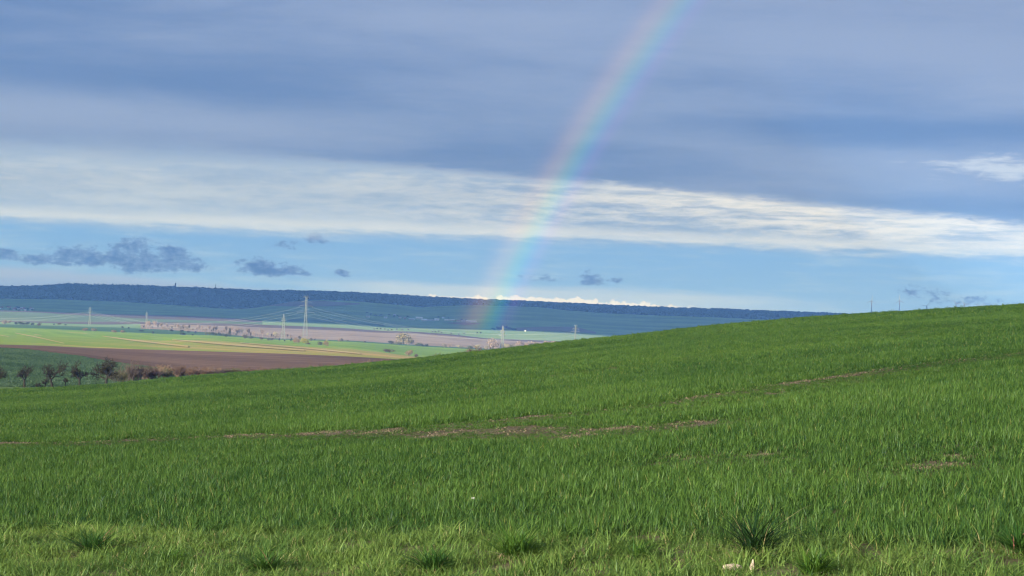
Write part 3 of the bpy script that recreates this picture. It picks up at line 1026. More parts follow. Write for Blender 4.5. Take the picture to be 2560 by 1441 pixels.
def stone(px, py, wpx, hpx, deep, label, seed, peak=0.0):
    p = near_pix(px, py); d = np.hypot(p[0], p[1])
    w = wpx * d / FPX; h = hpx * d / FPX
    import bmesh
    r = np.random.default_rng(seed)
    bm = bmesh.new()
    bmesh.ops.create_icosphere(bm, subdivisions=2, radius=1.0)
    for v in bm.verts:
        c = v.co
        f = 1 + 0.16 * math.sin(c.x * 3.1 + seed) * math.cos(c.y * 2.7) + r.uniform(-0.07, 0.07)
        z = c.z
        nar = 1.0 - peak * max(0.0, (z + 1) / 2)
        v.co = (c.x * f * w / 2 * nar + 0.15 * peak * w * z, c.y * f * deep / 2 * nar, (z * 0.5 + 0.42) * h * f)
    me = bpy.data.meshes.new('stone'); bm.to_mesh(me); bm.free()
    me.materials.append(plain('limestone', (0.43, 0.35, 0.26), 0.85, 0.2, 0.25, 30.0))
    o = bpy.data.objects.new('stone', me); COL.objects.link(o); o.location = tuple(p)
    tag(o, label, 'stone')


stone(1880, 1432, 20, 34, 0.035, 'pale pointed stone standing upright in front of the dark grass tuft', 3, 0.72)
stone(1828, 1436, 46, 30, 0.07, 'pale flat stone lying beside the pointed stone', 5)


def build_flower():
    p = near_pix(1181, 1296)
    root = empty('flower', p, 'tiny white flower head standing among the wheat blades', 'flower')
    mesh_obj('stem', [(-.002, 0, 0), (.002, 0, 0), (.002, .003, .16), (-.002, .003, .16), (0, .003, 0)], [(0, 1, 2, 3), (1, 4, 2), (4, 0, 3)], plain('stem_green', (0.08, 0.18, 0.04)), root)
    for k in range(9):
        a = k * 0.7; q = 0.011 if k else 0
        V = ICO_V * 0.003 + [math.cos(a) * q, math.sin(a) * q, 0.165 + 0.006 * math.sin(3 * a)]
        mesh_obj('petal', V, ICO_F, plain('petal_white', (0.6, 0.6, 0.54), 0.6, 0.2, 0.05), root)


build_flower()


# ------------------------------------------------------------------ woody plants
class Wood:
    def __init__(self, seed):
        self.r = np.random.default_rng(seed)
        self.V, self.F = [], []          # trunk and limbs
        self.TV, self.TF = [], []        # twigs

    def tube(self, pts, radii, sides=5, twig=False):
        V = self.TV if twig else self.V; F = self.TF if twig else self.F
        base = len(V)
        pts = [np.asarray(p, float) for p in pts]
        for i, p in enumerate(pts):
            t = pts[min(i + 1, len(pts) - 1)] - pts[max(i - 1, 0)]
            t = t / (np.linalg.norm(t) + 1e-9)
            a = np.cross(t, [0.3, 0.9, 0.1]); a /= np.linalg.norm(a) + 1e-9
            b = np.cross(t, a)
            for s in range(sides):
                q = 6.2832 * s / sides
                V.append(p + radii[i] * (math.cos(q) * a + math.sin(q) * b))
        for i in range(len(pts) - 1):
            for s in range(sides):
                s2 = (s + 1) % sides
                F.append((base + i * sides + s, base + i * sides + s2, base + (i + 1) * sides + s2, base + (i + 1) * sides + s))

    def limb(self, p, d, length, rad, level, maxlevel, n_child, up=0.25, wig=0.25, twig_r=0.012, spread=0.8):
        r = self.r
        p = np.asarray(p, float); d = np.asarray(d, float) / np.linalg.norm(d)
        n = 4
        pts = [p]; radii = [rad]
        dd = d.copy()
        for i in range(n):
            dd = dd + r.normal(0, wig, 3) * 0.5 + np.array([0, 0, up]) * 0.25
            dd /= np.linalg.norm(dd)
            pts.append(pts[-1] + dd * length / n)
            radii.append(rad * (1 - 0.75 * (i + 1) / n) + twig_r * 0.5)
        self.tube(pts, radii, 5 if level < 2 else 3, twig=level >= 2)
        if level >= maxlevel: return
        for c in range(n_child[min(level, len(n_child) - 1)]):
            t = r.uniform(0.25, 1.0)
            i = min(int(t * n), n - 1)
            q = pts[i] + (pts[i + 1] - pts[i]) * (t * n - i)
            ax = r.normal(0, 1, 3); ax -= ax @ dd * dd; ax /= np.linalg.norm(ax)
            nd = d * (1 - spread * 0.5) + ax * spread + np.array([0, 0, up])
            self.limb(q, nd, length * r.uniform(0.45, 0.7), max(rad * 0.45, twig_r), level + 1, maxlevel, n_child, up, wig, twig_r, spread)


BARK = plain('dark_bark', (0.030, 0.028, 0.020), 0.9, 0.1, 0.3)
TWIG = plain('dark_twigs', (0.036, 0.034, 0.023), 0.9, 0.1, 0.3)


def fruit_tree(px, py, d, limbs, trunk_h, trunk_r, label, seed, lean=(0, 0), nch=(7, 6, 4), group='bare fruit trees in a row along the track', cat='tree', twig_r=0.018):
    v = pix_at(px, py, d)
    g0 = ground_d(px, d)
    base = np.array([v[0], v[1], g0[2] - 0.05])
    root = empty('fruit_tree', base, label, cat, group)
    w = Wood(seed)
    trunk_h *= 0.85
    top = np.array([lean[0] * trunk_h, lean[1] * trunk_h, trunk_h])
    w.tube([(0, 0, -0.2), top * 0.35 + [0.03, 0, 0], top * 0.7, top], [trunk_r * 1.35, trunk_r, trunk_r * 0.95, trunk_r * 0.9], 7)
    for (dx, dy, dz, ln, rr) in limbs:
        ln *= 0.72
        w.limb(top - [0, 0, 0.12], (dx, dy, dz), ln, rr, 0, 3, nch, up=0.2, wig=0.3, twig_r=twig_r, spread=0.85)
    mesh_obj('trunk', w.V, w.F, BARK, root, smooth=True)
    mesh_obj('crown', w.TV, w.TF, TWIG, root)
    return root


DT = 292.0
fruit_tree(60, 971, DT, [(-0.9, 0.1, 0.75, 1.6, 0.10), (-0.3, -0.4, 0.9, 1.5, 0.09), (0.55, 0.1, 1.0, 2.4, 0.11), (0.25, 0.5, 1.0, 1.8, 0.09)], 1.35, 0.17, 'bare fruit tree with a forked crown and a pale trunk foot', 11)
fruit_tree(131, 970, DT, [(-0.6, 0.2, 0.9, 1.9, 0.11), (-0.1, -0.4, 1.0, 1.8, 0.1), (0.5, 0.1, 1.0, 3.0, 0.11), (0.0, 0.4, 1.0, 1.7, 0.09)], 1.5, 0.18, 'bare fruit tree with one long limb reaching far up to one side', 12, lean=(-0.25, 0))
fruit_tree(198, 969, DT, [(-1.0, 0.1, 0.75, 2.3, 0.12), (-0.55, -0.4, 0.85, 1.7, 0.09), (0.9, 0.2, 0.7, 1.5, 0.10), (-0.9, 0.3, 0.35, 1.2, 0.07), (0.4, -0.3, 0.9, 1.1, 0.07)], 1.6, 0.16, 'bare fruit tree spreading flat to both sides like a mushroom', 13)
fruit_tree(265, 964, DT, [(-1.0, 0.1, 0.55, 2.3, 0.12), (-0.2, 0.4, 1.0, 2.5, 0.12), (0.25, -0.3, 1.0, 2.6, 0.12), (0.75, 0.1, 0.8, 2.2, 0.11), (0.1, 0.1, 1.0, 2.6, 0.11)], 1.5, 0.2, 'largest bare fruit tree with a dense round crown', 14, nch=(9, 7, 4))
fruit_tree(-14, 972, DT, [(0.6, 0.1, 1.0, 2.2, 0.11), (-0.5, 0.2, 1.0, 2.0, 0.1), (0.9, -0.2, 0.6, 1.8, 0.09)], 1.5, 0.17, 'bare fruit tree cut off at the edge with only its outer twigs showing', 15)
fruit_tree(113, 970, DT - 2, [(-0.15, 0.1, 1.0, 1.2, 0.06), (0.25, 0.2, 1.0, 1.3, 0.06), (-0.3, -0.3, 0.9, 0.8, 0.05)], 0.6, 0.08, 'thin crooked young tree standing right beside the long limbed tree', 16, nch=(6, 4, 3))
fruit_tree(163, 971, DT, [(-0.3, 0.1, 1.0, 0.75, 0.05), (0.35, 0.2, 1.0, 0.75, 0.05), (0.0, -0.2, 1.0, 0.85, 0.05)], 0.85, 0.06, 'small round headed sapling between two fruit trees', 17, nch=(7, 5, 3))
fruit_tree(95, 972, DT - 1, [(-0.5, 0.1, 0.6, 0.7, 0.04), (0.5, 0.2, 0.6, 0.7, 0.04), (0.0, -0.2, 1.0, 0.5, 0.04)], 0.15, 0.06, 'low brown scrub at the foot of the thin young tree', 18, nch=(6, 5, 3), cat='shrub')


def shrub_mesh(seed, tall, wide, stems=12, twig_r=0.03, nch=(6, 5), lean=0.45):
    w = Wood(seed)
    for s in range(stems):
        a = w.r.uniform(0, 6.283); q = w.r.uniform(0, 0.3) * wide
        dx, dy = math.cos(a), math.sin(a)
        w.limb((dx * q, dy * q, 0), (dx * lean * w.r.uniform(0.2, 1.2), dy * lean * w.r.uniform(0.2, 1.2), 1.0), tall * w.r.uniform(0.6, 0.95), 0.05, 1, 3, (0,) + nch, up=0.3, wig=0.22, twig_r=twig_r, spread=0.6)
    V = np.array(w.TV if w.TV else w.V + w.TV); F = w.TF
    V2 = np.array(w.V); 
    allV = np.concatenate([V2, V]) if len(V2) else V
    F2 = list(w.F) + [tuple(i + len(V2) for i in f) for f in F]
    quads = [f for f in F2 if len(f) == 4]
    me = np_mesh('shrub_twigs', allV, np.array(quads))
    zmax = allV[:, 2].max(); 
    allV[:, 2] *= tall / zmax
    me.vertices.foreach_set('co', allV.astype(np.float32).ravel())
    return me


SHRUBS = [shrub_mesh(60 + i, 3.2, 2.4, 12, 0.026) for i in range(5)]
TW = {'red': plain('reddish_twigs', (0.15, 0.095, 0.07), 0.9, 0.1, 0.3), 'olive': plain('olive_twigs', (0.09, 0.085, 0.045), 0.9, 0.1, 0.3),
      'grey': plain('grey_brown_twigs', (0.10, 0.078, 0.066), 0.9, 0.1, 0.3), 'tan': plain('tan_twigs', (0.19, 0.13, 0.09), 0.9, 0.1, 0.3)}


def place(name, me, mat, loc, scale, rz, label, cat, group):
    o = bpy.data.objects.new(name, me); COL.objects.link(o)
    if not me.materials: me.materials.append(mat)
    o.material_slots[0].link = 'OBJECT'; o.material_slots[0].material = mat
    o.location = tuple(map(float, loc)); o.scale = scale; o.rotation_euler = (0, 0, rz)
    return tag(o, label, cat, group)


SHRUB_LABEL = {'red': 'bare reddish brown shrub in the hedge behind the wheat slope', 'olive': 'bare olive tinged shrub in the hedge behind the wheat slope',
               'grey': 'bare grey brown shrub in the hedge behind the wheat slope', 'tan': 'bare tan twigged shrub in the hedge behind the wheat slope'}
hx = 292.0
kk = 0
while hx < 985:
    t = (hx - 292) / 690
    topy = crest_y(hx) - np.interp(hx, [292, 320, 350, 470, 560, 640, 760, 960], [38, 46, 46, 30, 17, 13, 9, 6]) * random.uniform(0.75, 1.1)
    d = 318 + 12 * random.random() + 30 * t
    gpt = ground_d(hx, d)
    base = pix_at(hx, 900, d); base[2] = gpt[2]
    top = pix_at(hx, topy, d)
    h = max(1.0, top[2] - base[2]) * 1.25
    key = random.choice(['red', 'grey', 'grey', 'tan', 'olive']) if hx > 340 else random.choice(['grey', 'olive'])
    s = h / 3.2
    wsc = random.uniform(0.75, 1.1)
    place('shrub', SHRUBS[kk % 5], TW[key], base, (wsc, wsc, s), random.uniform(0, 6.28), SHRUB_LABEL[key] + (' near the fruit trees' if hx < 430 else ' along the ploughed field' if hx < 700 else ' where it thins out'), 'shrub', 'bare shrubs of the hedge behind the wheat slope')
    kk += 1
    hx += random.uniform(10, 17) if hx < 560 else random.uniform(14, 24)
for (px, topy, wsc, key, lab) in ((1207, 860, 1.15, 'grey', 'bare spreading shrub with dark purple twigs rising over the hill edge'), (1170, 872, 0.7, 'tan', 'thin bare shrub beside the spreading purple shrub'),
                                  (1095, 882, 0.5, 'red', 'tiny sparse shrub at the hill edge by the tan bush'), (1114, 880, 0.8, 'grey', 'low twiggy shrub at the hill edge between two sparse shrubs'), (975, 893, 0.7, 'red', 'low reddish scrub where the brown field meets the hill edge')):
    d = 330.0; base = pix_at(px, 900, d); base[2] = ground_d(px, d)[2]
    h = pix_at(px, topy, d)[2] - base[2]
    place('shrub', SHRUBS[kk % 5], TW[key], base, (wsc, wsc, h / 3.2), random.uniform(0, 6.28), lab, 'shrub', None); kk += 1


# ------------------------------------------------------------------ valley bushes and trees
def bush_mesh(seed, n=620, flat=1.0, lobes=7, leaf=0.11, hollow=0.35, trunk=False):
    """unit bush (about 1 wide, 1 high): leaf clumps spread through several lobes, with gaps"""
    r = np.random.default_rng(seed)
    C = np.column_stack([r.uniform(-0.22, 0.22, lobes), r.uniform(-0.22, 0.22, lobes), r.uniform(0.3, 0.70, lobes)])
    R = r.uniform(0.2, 0.3, lobes)
    C[0] = (0, 0, 0.5); R[0] = 0.33
    V, F = [], []
    for i in range(n):
        k = r.integers(lobes)
        v = r.normal(0, 1, 3); v /= np.linalg.norm(v)
        p = C[k] + v * R[k] * (1 - hollow * r.uniform(0, 1) ** 2)
        p[2] = max(p[2], 0.02)
        a = r.normal(0, 1, 3); a /= np.linalg.norm(a)
        b = np.cross(a, v + r.normal(0, 0.6, 3)); b /= np.linalg.norm(b) + 1e-9
        s = leaf * r.uniform(0.35, 1.0)
        k0 = len(V)
        V += [p - a * s * 0.5 - b * s * 0.4, p + a * s * 0.5 - b * s * 0.4, p + b * s * 0.5 + a * s * 0.1 * r.normal()]
        F.append((k0, k0 + 1, k0 + 2))
    k0 = len(V)
    for (q, w_) in ((0.0, 0.05), (1.6, 0.05)):       # short stems
        V += [np.array([-w_, q * 0.02, 0]), np.array([w_, q * 0.02, 0]), np.array([0, q * 0.02, 0.5])]
        F.append((k0, k0 + 1, k0 + 2)); k0 += 3
    me = np_mesh('bush', np.array(V), np.array(F))
    return me


def bare_tree_mesh(seed, poplar=False):
    w = Wood(seed)
    lean = 0.25 if poplar else 0.6
    w.tube([(0, 0, 0), (0.01, 0, 0.25), (0, 0.01, 0.55)], [0.028, 0.022, 0.014], 5, twig=True)
    for s in range(9):
        a = w.r.uniform(0, 6.283)
        w.limb((0, 0, w.r.uniform(0.15, 0.5)), (math.cos(a) * lean, math.sin(a) * lean, 1.0), w.r.uniform(0.35, 0.5), 0.012, 2, 4, (0, 0, 6, 5), up=0.3, wig=0.2, twig_r=0.006, spread=0.55)
    V = np.array(w.TV); V[:, 2] /= V[:, 2].max()
    return np_mesh('bare_tree', V, np.array(w.TF))


def conifer_mesh(seed):
    r = np.random.default_rng(seed)
    V, F = [], []
    for i in range(420):
        t = r.uniform(0.12, 1.0); rad = 0.42 * (1 - t) ** 0.75 * r.uniform(0.4, 1.0)
        a = r.uniform(0, 6.283)
        p = np.array([math.cos(a) * rad, math.sin(a) * rad, t])
        v = np.array([math.cos(a), math.sin(a), -0.35]); s = 0.14 * r.uniform(0.5, 1)
        b = np.cross(v, [0, 0, 1]); k0 = len(V)
        V += [p - b * s * .5, p + b * s * .5, p + v * s]; F.append((k0, k0 + 1, k0 + 2))
    k0 = len(V)
    V += [np.array([-.03, 0, 0]), np.array([.03, 0, 0]), np.array([0, 0, .4])]; F.append((k0, k0 + 1, k0 + 2))
    return np_mesh('conifer', np.array(V), np.array(F))


BUSH = [bush_mesh(200 + i) for i in range(6)]
BARE = [bare_tree_mesh(220 + i, i % 2 == 0) for i in range(5)]
CONI = conifer_mesh(230)
FOL = {k: plain('foliage_' + k, c, 0.9, 0.1, 0.35, 3.0) for k, c in {
    'dark': (0.055, 0.062, 0.04), 'brown': (0.11, 0.085, 0.055), 'tan': (0.22, 0.16, 0.085), 'yellow': (0.27, 0.25, 0.04), 'olive': (0.11, 0.12, 0.05), 'pale': (0.26, 0.22, 0.17),
    'cream': (0.36, 0.32, 0.18), 'grey': (0.12, 0.11, 0.10), 'gold': (0.22, 0.19, 0.095), 'pink': (0.31, 0.24, 0.19), 'wood': (0.02, 0.035, 0.022)}.items()}
WORDS = {'dark': 'dark green', 'brown': 'brown', 'tan': 'tan', 'yellow': 'yellow flowering', 'olive': 'olive green', 'pale': 'pale grey', 'cream': 'cream coloured', 'grey': 'grey', 'gold': 'pale golden', 'pink': 'pale pinkish', 'wood': 'dark'}
BUSHES = [
    (10, 811, 16, 12, 'pale', 'at the edge of the damp strip'), (23, 809, 10, 9, 'pale', 'at the edge of the damp strip'),
    (40, 812, 11, 7, 'dark', 'in the clipped row by the damp strip'), (50, 812.5, 11, 8, 'dark', 'in the clipped row by the damp strip'), (60, 813, 11, 7, 'dark', 'in the clipped row by the damp strip'),
    (70, 813, 12, 8, 'dark', 'in the clipped row by the damp strip'), (80, 813.5, 11, 7, 'dark', 'in the clipped row by the damp strip'), (97, 815, 13, 8, 'brown', 'standing alone past the clipped row'),
    (135, 813, 5, 4, 'dark', 'on the sunlit strip'), (148, 813, 11, 5, 'brown', 'on the sunlit strip'), (164, 814.5, 6, 4, 'dark', 'on the sunlit strip'),
    (212, 828, 17, 8, 'tan', 'at the foot of the farther pylon'), (236, 829, 17, 9, 'gold', 'at the foot of the farther pylon'), (285, 832, 15, 7, 'tan', 'on the bright field edge'), (306, 832.5, 14, 7, 'tan', 'on the bright field edge'),
    (306, 822, 6, 6, 'dark', 'behind the bright field'), (322, 822.5, 6, 5, 'dark', 'behind the bright field'), (352, 829, 16, 4, 'dark', 'behind the bright field'), (383, 835, 6, 8, 'dark', 'on the bright field edge'),
    (429, 829, 11, 6, 'dark', 'before the bare trees'), (457, 839, 18, 8, 'dark', 'standing clear on the bright field'), (455, 831, 11, 6, 'dark', 'before the bare trees'), (472, 832, 8, 5, 'dark', 'before the bare trees'),
    (489, 835, 7, 7, 'dark', 'before the bare trees'), (481, 839, 6, 4, 'dark', 'on the bright field edge'),
    (516, 838, 10, 9, 'olive', 'in the long hedge beside the conifer'), (524, 838.5, 10, 9, 'olive', 'in the long hedge beside the conifer'), (532, 839, 10, 9, 'dark', 'in the long hedge beside the conifer'), (540, 839.5, 10, 9, 'olive', 'in the long hedge beside the conifer'),
    (548, 840, 10, 9, 'dark', 'in the long hedge beside the conifer'), (556, 840.5, 10, 8, 'olive', 'in the long hedge beside the conifer'), (565, 843, 13, 9, 'dark', 'at the foot of the conifer'),
    (590, 840, 6, 8, 'grey', 'between the conifer and the pylons'), (612, 847, 15, 10, 'brown', 'between the conifer and the pylons'), (625, 848, 17, 10, 'olive', 'between the conifer and the pylons'), (652, 850, 11, 7, 'brown', 'near the pointed pylon'),
    (672, 852, 12, 8, 'olive', 'near the pointed pylon'), (680, 852, 9, 8, 'brown', 'near the pointed pylon'), (669, 841, 6, 10, 'cream', 'near the pointed pylon'), (688, 842, 12, 12, 'cream', 'near the pointed pylon'),
    (698, 853, 5, 9, 'dark', 'at the foot of the pointed pylon'), (711, 854, 5, 5, 'dark', 'at the foot of the pointed pylon'), (727, 854, 6, 11, 'dark', 'between the two pylons'),
    (737, 858, 15, 14, 'tan', 'next to the yellow bush'), (745, 859, 12, 13, 'tan', 'next to the yellow bush'), (761, 861, 22, 15, 'yellow', 'below the tall pylon'), (771, 862, 10, 6, 'brown', 'next to the yellow bush'),
    (748, 849, 10, 9, 'brown', 'behind the yellow bush'), (778, 853, 8, 9, 'grey', 'beside the tall pylon'), (786, 852, 6, 6, 'brown', 'beside the tall pylon'),
    (800, 865, 15, 12, 'olive', 'standing free on the bright field'), (815, 867, 15, 14, 'tan', 'standing free on the bright field'), (847, 855, 9, 7, 'tan', 'at the far edge of the bright field'), (855, 855, 8, 9, 'grey', 'at the far edge of the bright field'),
    (818, 853, 8, 4, 'cream', 'at the far edge of the bright field'), (870, 854, 7, 4, 'olive', 'at the far edge of the bright field'), (912, 857, 8, 5, 'grey', 'at the far edge of the bright field'),
    (977, 861, 15, 9, 'dark', 'beside the big golden tree'), (996, 863, 18, 9, 'olive', 'below the big golden tree'), (1030, 862, 14, 13, 'grey', 'beside the big golden tree'), (1045, 866, 18, 10, 'olive', 'in the clump past the golden tree'),
    (1056, 867, 10, 8, 'dark', 'in the clump past the golden tree'), (1066, 867, 14, 7, 'dark', 'in the clump past the golden tree'), (1008, 862, 36, 28, 'gold', 'towering over the others in the clump'), (1020, 862, 18, 20, 'gold', 'leaning on the big golden tree'),
    (1111, 869, 14, 10, 'pale', 'in the pale row towards the hill edge'), (1122, 869, 13, 9, 'pink', 'in the pale row towards the hill edge'), (1150, 871, 20, 8, 'cream', 'in the pale row towards the hill edge'), (1175, 872, 17, 8, 'olive', 'in the pale row towards the hill edge'), (1193, 873, 17, 11, 'cream', 'in the pale row towards the hill edge'),
    (973, 882, 24, 11, 'brown', 'standing free, wider than tall, on the crop edge'), (1023, 891, 20, 16, 'tan', 'tall and round at the corner of the streaked field'), (1040, 893, 12, 9, 'brown', 'at the corner of the streaked field'),
    (1232, 874, 30, 28, 'pink', 'left of the slim pylon'), (1216, 876, 14, 14, 'pale', 'behind the purple shrub'), (1262, 873, 22, 13, 'cream', 'at the foot of the slim pylon'), (1281, 872, 24, 13, 'gold', 'at the foot of the slim pylon'), (1301, 870, 26, 18, 'pink', 'past the slim pylon'), (1322, 869, 26, 17, 'pink', 'past the slim pylon'),
    (1347, 867, 20, 12, 'pale', 'last visible above the hill edge'), (1366, 864, 24, 12, 'pink', 'last visible above the hill edge'), (1385, 862, 18, 9, 'pink', 'last visible above the hill edge'),
    (1193, 834, 6, 5, 'dark', 'alone on the pale green field'), (1202, 834.5, 6, 5, 'dark', 'alone on the pale green field')]
for i, (px, by, w, h, key, where) in enumerate(BUSHES):
    p = ground(px, by); d = np.hypot(p[0], p[1])
    W = w * d / FPX * 1.25; H = h * d / FPX * 1.12
    if h > 20:                       # a tree: trunk and crown
        root = empty('tree', p - [0, 0, 0.1], '%s tree %s' % (WORDS[key], where), 'tree', 'trees in the sunlit valley', rz=random.uniform(0, 6.28))
        w_ = Wood(400 + i)
        w_.tube([(0, 0, -0.3), (0.1, 0, H * 0.2), (0, 0.15, H * 0.5)], [0.45, 0.36, 0.2], 7)
        for a in (0.4, 2.3, 4.4):
            w_.tube([(0, 0.1, H * 0.3), (math.cos(a) * W * 0.2, math.sin(a) * W * 0.2, H * 0.6)], [0.2, 0.08], 5)
        mesh_obj('trunk', w_.V, w_.F, BARK, root, smooth=True)
        cr = place('crown', BUSH[i % 6], FOL[key], (0, 0, 0.08 * H), (W, W, H * 0.92), 0.0, None, None, None)
        cr.parent = root
        continue
    place('bush', BUSH[i % 6], FOL[key], p - [0, 0, 0.1], (W, W, H), random.uniform(0, 6.28), '%s bush %s' % (WORDS[key], where), 'bush', 'bushes in the sunlit valley')
for px in (935, 943, 951, 962, 970, 979, 992, 1006, 1020, 1081, 1088, 1097, 1103, 1128, 1146, 1160):
    by = float(LN['strip_b'][0](px)) - random.uniform(0, 3)
    p = ground(px, by); d = np.hypot(p[0], p[1]); k = d / FPX
    place('bush', BUSH[px % 6], FOL[random.choice(['grey', 'olive', 'dark'])], p, (7 * k, 7 * k, 5 * k), random.uniform(0, 6.28), 'small dull bush in the broken row above the pinkish field', 'bush', 'broken row of bushes above the pinkish field')
p = ground(574, 843); k = np.hypot(p[0], p[1]) / FPX
place('conifer', CONI, FOL['dark'], p, (16 * k, 16 * k, 23 * k), 0.4, 'dark pointed conifer at the end of the long hedge', 'tree', None)
bx = 352.0
j = 0
while bx < 735:
    by = float(np.interp(bx, [352, 434, 515, 600, 690, 740], [823, 829, 834, 842, 849, 851])) - random.uniform(0, 5)
    h = random.choice([9, 11, 13, 16, 19, 22]) * (1.0 if bx < 660 else 0.8)
    p = ground(bx, by); k = np.hypot(p[0], p[1]) / FPX
    key = random.choice(['pink', 'pink', 'pale', 'brown'])
    size = 'low' if h < 11 else 'middling' if h < 15 else 'tall'
    near = 'behind the bright field corner' if bx < 430 else 'behind the free standing dark bush' if bx < 500 else 'behind the long hedge' if bx < 570 else 'past the conifer' if bx < 650 else 'round the pointed pylon'
    place('bare_tree', BARE[j % 5], FOL[key], p, (h * k * 0.8, h * k * 0.8, h * k), random.uniform(0, 6.28), '%s %s leafless tree in the wood strip %s' % (size, WORDS[key], near), 'tree', 'pale leafless trees before the pinkish field')
    j += 1
    bx += random.uniform(3.5, 8.5)


# ------------------------------------------------------------------ wood on the far hill (stuff) and trees on the skyline
def build_forest():
    V, F = [], []
    k = 0
    n = 15000
    T = COLS[:, 2]; B = COLS[:, 3]
    okx = (XS > -500) & (XS < 2700)
    idx = np.where(okx)[0]
    for _ in range(n):
        q = random.uniform(idx[0], idx[-1] - 1); i = int(q); f = q - i
        t = random.random() ** 1.1
        top = T[i] * (1 - f) + T[i + 1] * f; bot = B[i] * (1 - f) + B[i + 1] * f
        p = top * (1 - t) + bot * t
        w = random.uniform(5, 9); h = random.uniform(6, 11) * (1 if t > 0.06 else 0.55)
        S = ICO_V * rng.uniform(0.75, 1.2, (12, 1)) * [w, w, h * 0.6]
        V.append(S + p + [0, 0, h * 0.35]); F.append(ICO_F + k); k += 12
    mt, g, out = mat_new('wood_canopy')
    geo = g.n.new('ShaderNodeNewGeometry')
    nz = g.noise(geo.outputs['Position'], 0.02, 4, 0.6)
    principled(g, out, g.mix(nz, (0.014, 0.016, 0.012), (0.022, 0.022, 0.017)), 0.95, 0.05)
    me = np_mesh('forest', np.concatenate(V), np.concatenate(F), mt, True)
    o = bpy.data.objects.new('forest', me); COL.objects.link(o)
    tag(o, 'dark wood covering the far ridge', 'forest', kind='stuff')


build_forest()
for i, px in enumerate([172, 178, 186, 192, 197, 205, 214, 219, 227, 236, 241, 246, 258, 265, 274, 282, 291, 299, 303, 312, 322, 331, 345, 352, 366, 380, 395, 640, 1458, 1470, 1540, 1560, 1600, 1640]):
    p = line_pt('ridge', px); k = 6500 / FPX
    h = random.uniform(5, 8) if px < 420 else 3.5
    place('ridge_tree', BUSH[i % 6], FOL['wood'], p, (random.uniform(5, 9) * k, 6 * k, h * k), random.uniform(0, 6.28), 'small dark tree on the wooded skyline %s' % ('in the gappy row near the lookout tower' if px < 420 else 'between mast and white clouds' if px < 700 else 'below the white cumulus tops'), 'tree', 'trees on the skyline of the far ridge')

# ------------------------------------------------------------------ buildings
ROOF = {'red': plain('red_tiles', (0.22, 0.09, 0.065)), 'grey': plain('grey_roof', (0.30, 0.31, 0.33)), 'white': plain('pale_sheet_roof', (0.72, 0.73, 0.74)), 'blue': plain('bluish_sheet_roof', (0.38, 0.46, 0.52))}
WALL = {'white': plain('white_render', (0.78, 0.77, 0.74)), 'cream': plain('cream_render', (0.6, 0.54, 0.45)), 'grey': plain('grey_render', (0.42, 0.42, 0.43))}
DARKGLASS = plain('dark_glass', (0.03, 0.035, 0.045), 0.2, 0.5)


def house(px, py, wpx, hpx, wall, roof, label, name='house', cat='house', group=None, depth=9.0, pitch=0.35):
    p = ground(px, py); d = np.hypot(p[0], p[1]); w = wpx * d / FPX; h = hpx * d / FPX
    az = math.atan2(p[0], p[1])
    root = empty(name, p, label, cat, group, rz=-az + random.uniform(-0.12, 0.12))
    wh = h * (1 - pitch); a, b = w / 2, depth / 2
    V = [(-a, -b, -1), (a, -b, -1), (a, b, -1), (-a, b, -1), (-a, -b, wh), (a, -b, wh), (a, b, wh), (-a, b, wh), (-a, 0, h), (a, 0, h)]
    mesh_obj('wall', V, [(0, 1, 5, 4), (2, 3, 7, 6), (1, 2, 6, 9, 5), (3, 0, 4, 8, 7)], WALL[wall], root)
    e = 0.5; dz = 0.3
    R = [(-a - e, -b - e, wh - 0.2), (a + e, -b - e, wh - 0.2), (a + e, 0, h + 0.1), (-a - e, 0, h + 0.1), (a + e, b + e, wh - 0.2), (-a - e, b + e, wh - 0.2)]
    R2 = [(x, y, z + dz) for x, y, z in R]
    mesh_obj('roof', R + R2, [(0, 3, 2, 1), (3, 5, 4, 2), (6, 7, 8, 9), (9, 8, 10, 11), (0, 1, 7, 6), (1, 2, 8, 7), (2, 4, 10, 8), (4, 5, 11, 10), (5, 3, 9, 11), (3, 0, 6, 9)], ROOF[roof], root)
    n = max(1, int(w / 5))
    for i in range(n):
        x = -a + w * (i + 0.5) / n; s = min(0.7, w / n * 0.3); z0 = wh * 0.4
        yb = -b - 0.04
        mesh_obj('window', [(x - s, yb, z0), (x + s, yb, z0), (x + s, yb, z0 + wh * 0.35), (x - s, yb, z0 + wh * 0.35), (x - s, yb + 0.3, z0), (x + s, yb + 0.3, z0), (x + s, yb + 0.3, z0 + wh * 0.35), (x - s, yb + 0.3, z0 + wh * 0.35)],
                 [(0, 1, 2, 3), (0, 4, 5, 1), (3, 2, 6, 7), (1, 5, 6, 2), (0, 3, 7, 4)], DARKGLASS, root)
    return root


SHEDS = [(1047.6, 799, 15, 6, 'white', 'white', 'long white shed with bright roof, tallest in the farm group'), (1029, 801, 14, 4.5, 'grey', 'blue', 'bluish low shed at the village end of the farm group'), (1062, 803, 15, 5, 'cream', 'white', 'cream walled shed beside the tallest white shed'),
         (1077, 803, 17, 4, 'grey', 'grey', 'grey long shed in the middle of the farm group'), (1092, 802, 11, 5, 'white', 'white', 'short bright white shed beside the grey long shed'), (1119, 802.5, 14, 3.6, 'white', 'white', 'white flat shed standing apart past the dark trees'),
         (1131, 803, 9, 3.6, 'cream', 'white', 'small cream shed joined to the white flat shed'), (1146, 804, 8, 3.5, 'cream', 'red', 'little red roofed house between sheds'), (1157, 805.5, 10, 4, 'grey', 'grey', 'grey shed next to the bright small barn'),
         (1167.5, 806, 6, 4, 'white', 'white', 'bright small barn beside the grey shed'), (1181, 806.5, 19, 4, 'grey', 'white', 'longest pale shed at the end of the farm row')]
